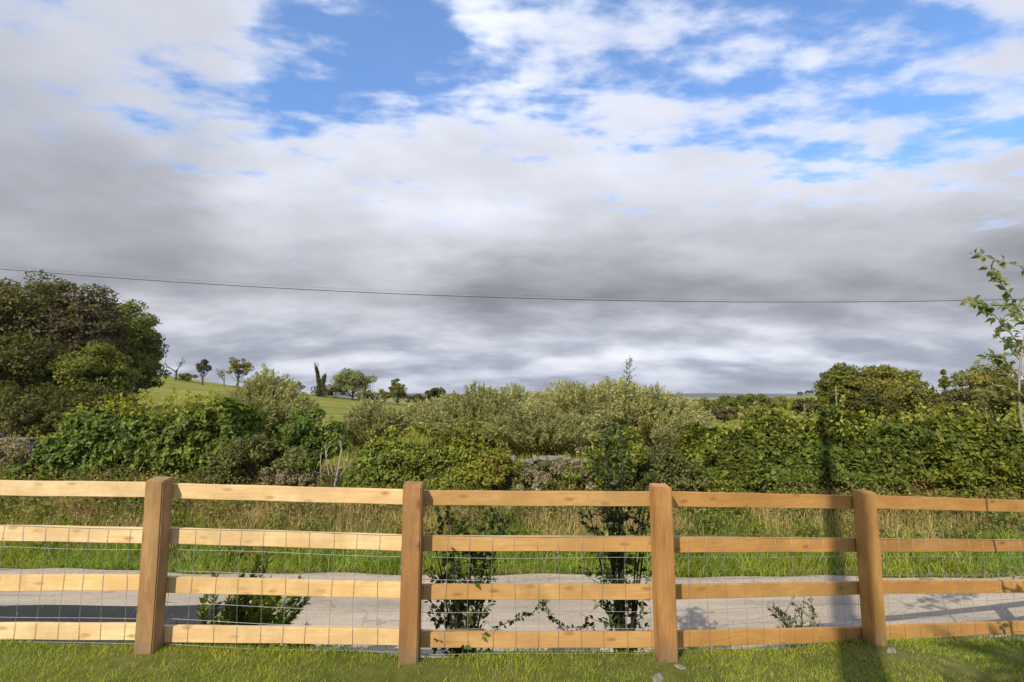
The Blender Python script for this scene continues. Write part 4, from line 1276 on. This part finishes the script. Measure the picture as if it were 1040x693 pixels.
make_sapling('bushy dark-leaved sapling with several stems behind the second bay from the pale rails', f, 1.28, 10, 0.30, M_PURPLE, 0.052, 121, group=SG, per=8, twigs=7)
f = edge_foot(628, 0.26)
make_sapling('bushy dark-leaved sapling beside the tallest orange post, before the pole shadow', f, 1.95, 11, 0.30, M_PURPLE, 0.05, 122, group=SG, per=8, twigs=6)
f = edge_foot(797, 0.25)
make_sapling('small thin twiggy sapling in the bay crossed by the pole shadow', f, 0.52, 8, 0.26, M_SAP, 0.036, 123, group=SG, per=7, twigs=6, low=0.3)
SH = 'slim shoots standing above the scrub'
for k, (px, top, lab) in enumerate([(617, 377, 'short slim shoot poking above the golden willow'), (639, 364, 'tallest slim shoot poking above the golden willow'), (670, 384, 'slim shoot over the sloping yellowish willow')]):
    f = foot(px, 12.6)
    make_sapling(lab, f, (zi(top, 12.6) - f[2]) * 1.03, 2, 0.05, M_BUSH, 0.045, 140 + k, name='slim_shoot', group=SH, per=5, twigs=4, low=0.7, r0=0.011, bark=M_TWIG)
# arching bramble sprays between the two dark saplings
rng = np.random.default_rng(124)
def make_spray(label, pts_px, Y, seed):
    rng = np.random.default_rng(seed)
    P0 = [at(px, py, y) for (px, py), y in zip(pts_px, Y)]
    f = P0[0].copy()
    f[2] = gz(f[0], f[1])
    root = empty('bramble_spray', tuple(f), label, 'bramble', 'bramble sprays between the saplings')
    P0 = np.array([f] + P0)
    t = np.linspace(0, 1, 40)
    s = np.linspace(0, 1, len(P0))
    pts = np.stack([np.interp(t, s, P0[:, k]) for k in range(3)], 1)
    for _ in range(4):
        pts[1:-1] = (pts[:-2] + 2 * pts[1:-1] + pts[2:]) / 4
    tr, mb = MB(), MB()
    tube(tr, pts, np.linspace(0.0035, 0.0012, 40), 5, False)
    n = 90
    i = rng.integers(8, 40, n)
    o = rdir(rng, n)
    P = pts[i] + o * 0.022
    L = 0.036 * rng.uniform(0.6, 1.3, n)
    leaves(mb, P, unit(o + np.array([0, 0, 0.3])), rdir(rng, n) + np.array([0, 0, 0.6]), L, L * 0.6, 0.15)
    part(tr, 'stem', M_DARKBARK, root)
    part(mb, 'foliage', M_PURPLE, root)
make_spray('thin leafy spray arching up from the first dark sapling', [(500, 640), (512, 634), (528, 627), (546, 620), (552, 611), (556, 606)], [4.15, 4.15, 4.15, 4.15, 4.15, 4.15], 125)
make_spray('thin leafy spray drooping towards the second dark sapling', [(606, 634), (585, 638), (570, 637), (560, 628), (553, 618)], [4.2, 4.2, 4.2, 4.2, 4.2], 126)

# feathery evergreen at the lane's edge
def make_broom(label, c, seed):
    rng = np.random.default_rng(seed)
    c = np.array(c, float)
    root = empty('evergreen_shrub', tuple(c), label, 'shrub')
    tr, mb = MB(), MB()
    for k in range(210):
        th = rng.uniform(0, 2 * np.pi)
        el = rng.uniform(0.25, 1.5)
        L = rng.uniform(0.6, 1.35)
        d = np.array([math.cos(th) * math.cos(el), math.sin(th) * math.cos(el) * 0.6, math.sin(el)]) * np.array([0.62, 1, 1])
        b = c + d * L + np.array([0.16, 0, -0.02])
        pts = bez(c + d * 0.03, c + d * L * 0.55 + np.array([0, 0, 0.08]), b, 7)
        tube(tr, pts, np.linspace(0.006, 0.0015, 7), 4, False)
        n = 120
        t = rng.uniform(0.2, 1, n)
        i = np.minimum((t * 6).astype(int), 5)
        p = pts[i] + (pts[i + 1] - pts[i]) * (t * 6 - i)[:, None]
        D = unit(unit(pts[i + 1] - pts[i]) + rdir(rng, n) * 0.8)
        Ls = 0.075 * rng.uniform(0.6, 1.3, n)
        leaves(mb, p + D * Ls[:, None] * 0.4, D, rdir(rng, n) + np.array([0, -0.3, 0.6]), Ls, Ls * 0.2, 0.1)
    part(tr, 'stems', M_TWIG, root)
    part(mb, 'foliage', M_EVER, root)
M_EVER = leaf_mat('evergreen_needle', [(0.03, 0.045, 0.009), (0.06, 0.085, 0.014), (0.11, 0.13, 0.022)], 0.15, 0.5, 0.35)
x = xi(250, 4.4)
make_broom('low feathery dark evergreen shrub behind the pale rails at the edge of the lane', (x, 4.36, gz(x, 4.36)), 127)

# the young tree at the edge of the picture: trunk and arching branches with separate leaves
def make_edge_tree(seed):
    rng = np.random.default_rng(seed)
    Yt = 3.75
    f = foot(1062, Yt)
    f = np.array([xi(1062, Yt) + 0.03, Yt, gz(xi(1062, Yt), Yt)])
    root = empty('young_tree', tuple(f), 'slim young tree at the picture edge, leafy twigs reaching in front of the sky', 'tree')
    tr, mb = MB(), MB()
    top = at(1070, 262, Yt)
    trunk = bez(f - np.array([0, 0, 0.05]), np.array([at(1040, 420, Yt)[0], Yt, 1.6]), top, 14)
    trunk = np.concatenate([bez(f - np.array([0, 0, 0.05]), (f + at(1037, 425, Yt)) / 2 + np.array([0.03, 0, 0]), at(1037, 425, Yt), 7), bez(at(1037, 425, Yt), at(1031, 380, Yt), at(1043, 330, Yt), 7)[1:], bez(at(1043, 330, Yt), at(1052, 290, Yt), top, 5)[1:]])
    tube(tr, trunk, np.linspace(0.012, 0.003, len(trunk)), 7)
    def branch(p, leafn, r=0.006, dens=1.0):
        P0 = np.array(p)
        t = np.linspace(0, 1, 24)
        s = np.linspace(0, 1, len(P0))
        pts = np.stack([np.interp(t, s, P0[:, k]) for k in range(3)], 1)
        for _ in range(4):
            pts[1:-1] = (pts[:-2] + 2 * pts[1:-1] + pts[2:]) / 4
        tube(tr, pts, np.linspace(r, 0.0015, 24), 5, False)
        n = int(leafn)
        w = rng.uniform(0.12, 1.0, n)
        i = np.minimum((w * 23).astype(int), 22)
        q = pts[i] + (pts[i + 1] - pts[i]) * (w * 23 - i)[:, None]
        d = unit(pts[i + 1] - pts[i])
        o = rdir(rng, n)
        o[:, 2] -= 0.25
        D = unit(o + d * 0.5)
        Ls = 0.066 * rng.uniform(0.6, 1.25, n)
        leaves(mb, q + D * (Ls * 0.62)[:, None], D, rdir(rng, n) * 0.7 + np.array([0, -0.2, 0.8]), Ls, Ls * 0.56, 0.16)
    A = lambda x, y, Y=Yt: at(x, y, Y)
    branch([A(1036, 352), A(1024, 335), A(1008, 318), A(994, 309), A(982, 301, Yt - 0.1)], 62)
    branch([A(1040, 322), A(1030, 306), A(1018, 290), A(1010, 280), A(1004, 272, Yt + 0.1)], 46)
    branch([A(1035, 365), A(1025, 352), A(1018, 345), A(1010, 338)], 22)
    branch([A(1032, 388), A(1018, 376), A(1000, 372), A(985, 378), A(972, 381, Yt - 0.15)], 30)
    branch([A(1034, 400), A(1022, 392), A(1008, 392), A(998, 398)], 40)
    branch([A(1033, 380), A(1020, 366), A(1008, 360), A(996, 364)], 40)
    branch([A(1038, 335), A(1060, 310), A(1080, 290)], 60)
    branch([A(1040, 380), A(1075, 360), A(1100, 345)], 70)
    branch([A(1035, 360), A(1055, 345), A(1090, 320)], 60)
    for k in range(18):
        z = rng.uniform(0.35, 2.9)
        i = int(np.argmin(abs(trunk[:, 2] - z)))
        p = trunk[i]
        th = rng.uniform(-1.3, 2.2)
        L = rng.uniform(0.3, 0.65)
        d = np.array([math.cos(th), math.sin(th) * 0.9, rng.uniform(0.1, 0.7)])
        if p[0] + d[0] * L < 3.85:
            continue
        branch([p, p + d * L * 0.6, p + d * L], 26)
    # low shoots towards the fence
    branch([trunk[2], trunk[2] + np.array([0.05, 0.2, 0.25]), trunk[2] + np.array([0.15, 0.4, 0.40])], 30)
    part(tr, 'trunk', M_PALEBARK, root, smooth=True)
    part(mb, 'foliage', M_SAP, root)
make_edge_tree(131)

# ------------------------------------------------------------------ behind the camera: what throws the shadows on the lawn
M_POLE = bark_mat('pole_timber', (0.10, 0.085, 0.065), (0.2, 0.17, 0.135), 18)
pole_xy = np.array([2.246, 3.446]) - 6.2 * np.array([math.sin(R(30)), math.cos(R(30))])
zb = gz(*pole_xy)
root = empty('telegraph_pole', (pole_xy[0], pole_xy[1], zb), 'tall tapering wooden pole behind the viewer whose shadow crosses lawn, fence and hedge', 'pole')
mb = MB()
zz = np.linspace(-0.4, 13.4, 16)
tube(mb, np.stack([np.full(16, pole_xy[0]), np.full(16, pole_xy[1]), zb + zz], 1), np.linspace(0.185, 0.085, 16), 16)
part(mb, 'shaft', M_POLE, root, smooth=True)
mb = MB()
tube(mb, [(pole_xy[0], pole_xy[1], zb + 13.38), (pole_xy[0], pole_xy[1], zb + 13.41), (pole_xy[0], pole_xy[1], zb + 13.46)], [0.10, 0.10, 0.02], 16)
part(mb, 'cap', M_WIRE, root, smooth=False)
def make_strap_plant(label, c, seed):
    rng = np.random.default_rng(seed)
    c = np.array(c, float)
    root = empty('strap_leaved_shrub', tuple(c), label, 'shrub')
    tr, mb = MB(), MB()
    for s in range(3):
        a = c + np.array([rng.normal(0, 0.05), rng.normal(0, 0.05), -0.05])
        b = c + np.array([0.3 * (s - 1), rng.normal(0, 0.15), 4.25 + 0.42 * s])
        tube(tr, bez(a, (a + b) / 2 + rng.normal(0, 0.03, 3), b, 7), np.linspace(0.07, 0.045, 7), 8)
        n = 24
        d = rdir(rng, n)
        d[:, 2] = np.abs(d[:, 2]) * 0.9 + 0.05
        d = unit(d)
        for q in d:
            L = rng.uniform(0.6, 0.9)
            t = np.linspace(0, 1, 7)[:, None]
            p = b + q * L * t + np.array([0, 0, -0.28]) * t ** 2.4
            w = 0.045 * np.sin(np.pi * (0.15 + 0.85 * t)) ** 0.7
            side = unit(np.cross(q, [0, 0, 1.0])[None])[0]
            V = np.concatenate([p - side * w, p + side * w])
            i = np.arange(6)
            mb.add(V, [np.stack([i, i + 1, i + 8, i + 7], 1)])
    part(tr, 'stems', M_BARK, root)
    part(mb, 'foliage', M_BUSH, root)
make_strap_plant('tall strap-leaved garden shrub behind the viewer whose streaky shadow falls on the lawn corner', (0.35, -1.95, gz(0.35, -1.95)), 141)

# ------------------------------------------------------------------ overhead wires
M_CABLE = plain_mat('cable', (0.02, 0.02, 0.022), (0.03, 0.03, 0.032), 3, 0.6)
def make_wire(label, pts_px, Y, r):
    xs = np.array([p[0] for p in pts_px], float)
    ys = np.array([p[1] for p in pts_px], float)
    P = np.array([at(a, b, Y) for a, b in pts_px])
    k = np.polyfit(P[:, 0], P[:, 2], 2)
    X = np.linspace(-34, 38, 90)
    pts = np.stack([X, np.full(90, Y), np.polyval(k, X)], 1)
    mb = MB()
    tube(mb, pts, r, 6)
    o = mb.build('overhead_wire', M_CABLE, smooth=True, origin=tuple(pts[45]))
    tag(o, label, 'wire', 'overhead wires')
LOW = [(50, 277), (200, 288.5), (400, 298.5), (500, 302), (700, 306), (850, 307), (1000, 305)]
make_wire('lower and thicker of two black wires sagging across the sky', LOW, 22.0, 0.014)
make_wire('upper and fainter of two black wires sagging across the sky', [(50, 274), (200, 285.5), (400, 295.5), (500, 299.3), (700, 303.6), (850, 304.9), (1000, 303.2)], 22.4, 0.003)
# ------------------------------------------------------------------ grass
def blades(mb, rng, x, y, z, h, w, lean, seg2=False):
    n = len(x)
    th = rng.uniform(0, 2 * np.pi, n)
    ld = rng.uniform(0, 2 * np.pi, n)
    s = np.stack([np.cos(th), np.sin(th), np.zeros(n)], 1) * (w * 0.5)[:, None]
    l = np.stack([np.cos(ld), np.sin(ld), np.zeros(n)], 1) * (h * lean)[:, None]
    b = np.stack([x, y, z - 0.01], 1)
    up = np.array([0, 0, 1.0]) * h[:, None]
    if not seg2:
        V = np.stack([b - s, b + s, b + up * (1 - 0.3 * lean[:, None]) + l], 1).reshape(-1, 3)
        o = np.arange(n)[:, None] * 3
        mb.add(V, [o + np.array([[0, 1, 2]])])
    else:
        m = b + up * 0.55 + l * 0.3
        t = b + up * (1 - 0.45 * lean[:, None]) + l
        V = np.stack([b - s, b + s, m + s * 0.8, m - s * 0.8, t], 1).reshape(-1, 3)
        o = np.arange(n)[:, None] * 5
        mb.add(V, [o + np.array([[0, 1, 2, 3]]), o + np.array([[3, 2, 4]])])
M_GRASS = leaf_mat('lawn_blade', [(0.075, 0.115, 0.015), (0.115, 0.158, 0.023), (0.16, 0.188, 0.033), (0.22, 0.20, 0.06)], 0.35, 0.6, 0.15, 0.3)
M_VGRASS = leaf_mat('verge_blade', [(0.06, 0.10, 0.015), (0.10, 0.15, 0.022), (0.14, 0.18, 0.03), (0.20, 0.19, 0.06)], 0.35, 0.5, 0.3, 0.4)
M_STRAW = leaf_mat('dry_stalk', [(0.15, 0.11, 0.05), (0.23, 0.18, 0.09), (0.30, 0.24, 0.13), (0.10, 0.07, 0.03)], 0.3, 0.7, 0.2, 0.3, green=False)

rng = np.random.default_rng(201)
n = 400000
x = rng.uniform(-6.5, 7.5, n)
y = rng.uniform(1.3, 5.9, n)
k = (y < lawn_edge(x) + 0.03) & (y > 1.2) & (np.abs(x) < 1.25 * y + 1.2)
x, y = x[k], y[k]
patch = fbm(np.stack([x, y], 1) * 1.3, 31, 3)
bare = np.zeros(len(x))
for i, (bx, by, br) in enumerate([(-0.72, 3.50, 0.34), (1.05, 3.50, 0.15), (2.86, 4.08, 0.18), (-2.5, 3.55, 0.12), (3.3, 3.9, 0.2)]):
    bare = np.maximum(bare, np.clip(1.4 - np.hypot((x - bx) / 1.5, y - by) / br, 0, 1))
k = rng.uniform(0, 1, len(x)) > bare * 0.93 + np.clip(0.42 - patch, 0, 1) * 0.5
x, y, patch = x[k], y[k], patch[k]
z = ground_z(x, y)
clump = fbm(np.stack([x, y], 1) * 9, 35, 2)
h = rng.uniform(0.022, 0.055, len(x)) * (0.45 + 0.7 * patch + 0.6 * clump)
mb = MB()
blades(mb, rng, x, y, z, h, rng.uniform(0.0035, 0.007, len(x)), rng.uniform(0.2, 1.1, len(x)))
# longer unmown tufts round the post feet and along the edge
xe = rng.uniform(-6, 7, 9000)
ye = lawn_edge(xe) - np.abs(rng.normal(0.0, 0.07, 9000))
k = rng.uniform(0, 1, 9000) < fbm(np.stack([xe * 2, ye], 1), 77, 2) * 1.2 - 0.15
xe, ye = xe[k], ye[k]
blades(mb, rng, xe, ye, ground_z(xe, ye), rng.uniform(0.025, 0.055, len(xe)), rng.uniform(0.004, 0.007, len(xe)), rng.uniform(0.2, 0.9, len(xe)), True)
tag(mb.build('lawn_grass', M_GRASS), kind='stuff')

rng = np.random.default_rng(202)
n = 150000
x = rng.uniform(-14, 17, n)
f = road_far(x)
y = f + 0.02 + rng.uniform(0, 1, n) ** 1.15 * 3.4
q = fbm(np.stack([x * 0.9, y * 1.3], 1), 41, 3)
k = (np.abs(x) < 1.1 * y + 0.8) & (rng.uniform(0, 1, n) < (0.35 + 1.1 * q) * np.clip(1.3 - (y - f) / 1.9, 0.15, 1))
x, y, q, f = x[k], y[k], q[k], f[k]
s = (y - f) / 3.0
q2 = fbm(np.stack([x, y], 1) * 3.2, 47, 2)
h = rng.uniform(0.06, 0.20, len(x)) * (0.2 + 1.0 * q + 1.0 * q2)
mb = MB()
blades(mb, rng, x, y, ground_z(x, y), h, rng.uniform(0.006, 0.013, len(x)), rng.uniform(0.3, 1.6, len(x)), True)
# bank between lawn and lane
xb = rng.uniform(-7, 8, 9000)
yb = lawn_edge(xb) + rng.uniform(0.05, 0.6, 9000)
blades(mb, rng, xb, yb, ground_z(xb, yb), rng.uniform(0.04, 0.14, 9000), rng.uniform(0.005, 0.009, 9000), rng.uniform(0.3, 1.0, 9000), True)
# tall tussocks near the lane
for tx, ty in [(-2.05, 8.2), (-1.7, 8.3), (-3.1, 8.35), (2.2, 8.3), (3.6, 8.2), (6.3, 8.5), (-6.4, 8.8), (0.2, 8.4), (1.4, 8.6), (4.8, 8.4), (-4.8, 8.5), (8.2, 8.6)]:
    m = 260
    xx, yy = tx + rng.normal(0, 0.22, m), ty + rng.normal(0, 0.14, m)
    yy = np.maximum(yy, road_far(xx) + 0.03)
    blades(mb, rng, xx, yy, ground_z(xx, yy), rng.uniform(0.2, 0.46, m), rng.uniform(0.007, 0.012, m), rng.uniform(0.3, 1.1, m), True)
tag(mb.build('verge_grass', M_VGRASS), kind='stuff')

rng = np.random.default_rng(203)
n = 190000
x = rng.uniform(-14, 16, n)
y = rng.uniform(8.2, 11.9, n)
f = road_far(x)
s = (y - f) / 3.0
q = fbm(np.stack([x * 0.7, y * 1.0], 1), 55, 3)
q = 0.6 * q + 0.4 * fbm(np.stack([x * 2.4, y * 2.0], 1), 57, 2)
dens = np.clip((q - 0.40) * 8, 0, 1) * np.clip((s - 0.14) * 3.0, 0, 1) + 0.16 * np.clip(s, 0, 1)
dens = dens * np.where(x > 3.0, 0.5, 1.0) * np.where(y > 10.6, 0.35, 1)
k = rng.uniform(0, 1, n) < dens
x, y = x[k], y[k]
h = rng.uniform(0.10, 0.42, len(x)) * np.where(y > 10.2, 0.8, 0.95)
mb = MB()
blades(mb, rng, x, y, ground_z(x, y), h, rng.uniform(0.006, 0.012, len(x)), rng.uniform(0.1, 0.8, len(x)), True)
# a fringe of dead stalks at the lane's edge
n = 7000
x = rng.uniform(-12, 13, n)
y = road_far(x) + np.abs(rng.normal(0, 0.12, n)) + 0.01
k = rng.uniform(0, 1, n) < np.clip((fbm(np.stack([x * 0.8, y * 0], 1), 66, 2) - 0.4) * 4, 0.05, 1)
x, y = x[k], y[k]
blades(mb, rng, x, y, ground_z(x, y), rng.uniform(0.03, 0.12, len(x)), rng.uniform(0.005, 0.01, len(x)), rng.uniform(0.3, 1.4, len(x)), True)
tag(mb.build('dry_grass', M_STRAW), kind='stuff')

# broad-leaved weeds scattered up the bank
rng = np.random.default_rng(204)
M_WEED = leaf_mat('weed_leaf', [(0.03, 0.045, 0.010), (0.06, 0.08, 0.015), (0.10, 0.12, 0.025), (0.12, 0.085, 0.035)], 0.3, 0.5, 0.3)
mb = MB()
for i in range(1700):
    x = rng.uniform(-12, 14)
    y = float(road_far(x)) + rng.uniform(0.5, 3.1)
    if y < 9.5 and rng.uniform() < 0.75:
        continue
    m = rng.integers(30, 110)
    hh = rng.uniform(0.12, 0.42)
    P = np.stack([x + rng.normal(0, 0.13, m), y + rng.normal(0, 0.10, m), gz(x, y) + rng.uniform(0.02, hh, m)], 1)
    spray(mb, rng, P, unit(P - np.array([x, y, gz(x, y)])), 0.06, 0.6, up=0.5)
tag(mb.build('bank_weeds', M_WEED), kind='stuff')
# rough grass of the scrubland beyond the hedges
rng = np.random.default_rng(205)
n = 60000
x = rng.uniform(-32, 34, n)
y = 12.9 + rng.uniform(0, 1, n) ** 1.4 * 20
k = np.abs(x) < 1.08 * y
x, y = x[k], y[k]
mb = MB()
blades(mb, rng, x, y, ground_z(x, y), rng.uniform(0.15, 0.55, len(x)), rng.uniform(0.012, 0.025, len(x)), rng.uniform(0.2, 0.8, len(x)), True)
tag(mb.build('rough_grass', M_ROUGH := leaf_mat('rough_blade', [(0.10, 0.11, 0.025), (0.15, 0.15, 0.035), (0.22, 0.19, 0.07)], 0.3, 0.6, 0.2, 0.4)), kind='stuff')

# russet seed heads and dead dock among the grass of the bank
rng = np.random.default_rng(206)
mb = MB()
for i in range(520):
    x = rng.uniform(-12, 13)
    y = float(road_far(x)) + rng.uniform(0.9, 2.6)
    if fbm(np.array([[x * 0.8, y * 0.8]]), 88, 2)[0] < 0.48:
        continue
    z = gz(x, y)
    m = rng.integers(14, 40)
    P = np.stack([x + rng.normal(0, 0.10, m), y + rng.normal(0, 0.08, m), z + rng.uniform(0.08, 0.48, m)], 1)
    spray(mb, rng, P, rdir(rng, m), 0.045, 0.5, up=0.2)
tag(mb.build('dead_weeds', leaf_mat('russet_seed', [(0.08, 0.05, 0.025), (0.13, 0.08, 0.04), (0.18, 0.125, 0.07)], 0.2, 0.8, 0.1, green=False)), kind='stuff')
# grit and crumbs of soil washed to the edges of the lane
rng = np.random.default_rng(207)
n = 5000
x = rng.uniform(-10, 11, n)
side = rng.uniform(0, 1, n) < 0.6
y = np.where(side, road_far(x) - np.abs(rng.normal(0, 0.22, n)), road_near(x) + np.abs(rng.normal(0, 0.2, n)))
cr = rng.uniform(0, 1, n) < 0.1
y = np.where(cr, 6.6 + rng.normal(0, 0.25, n), y)
s_ = (y - road_near(x)) / (road_far(x) - road_near(x))
z = ROAD_Z + 0.03 * (1 - (2 * s_ - 1) ** 2) + 0.010
r = rng.uniform(0.003, 0.009, n)
b = np.array([[1, 0, -0.5], [-0.5, 0.87, -0.5], [-0.5, -0.87, -0.5], [0.1, 0.1, 0.75]])
V = np.stack([x, y, z], 1)[:, None, :] + b[None] * r[:, None, None] * rng.uniform(0.6, 1.4, (n, 4, 1))
o = np.arange(n)[:, None] * 4
mb = MB()
mb.add(V.reshape(-1, 3), [np.concatenate([o + np.array([[0, 1, 3]]), o + np.array([[1, 2, 3]]), o + np.array([[2, 0, 3]])])])
tag(mb.build('grit', plain_mat('grit_stone', (0.16, 0.135, 0.105), (0.42, 0.36, 0.29), 40, 0.95)), kind='stuff')
# ------------------------------------------------------------------ air between here and the horizon
def make_haze():
    m = bpy.data.materials.new('haze_air')
    m.use_nodes = True
    nt = m.node_tree
    nt.nodes.clear()
    out = nt.nodes.new('ShaderNodeOutputMaterial')
    v = nt.nodes.new('ShaderNodeVolumePrincipled')
    v.inputs['Color'].default_value = (0.80, 0.88, 1.0, 1)
    v.inputs['Density'].default_value = HAZE_DENSITY
    v.inputs['Anisotropy'].default_value = 0.0
    nt.links.new(v.outputs[0], out.inputs['Volume'])
    mb = MB()
    x0, x1, y0, y1, z0, z1 = -6500, 6500, -500, 7000, -40, 60
    V = [(x, y, z) for z in (z0, z1) for y in (y0, y1) for x in (x0, x1)]
    mb.add(V, [[[0, 2, 3, 1], [4, 5, 7, 6], [0, 1, 5, 4], [2, 6, 7, 3], [0, 4, 6, 2], [1, 3, 7, 5]]])
    tag(mb.build('haze', m), kind='stuff')
HAZE_DENSITY = 8e-5
make_haze()
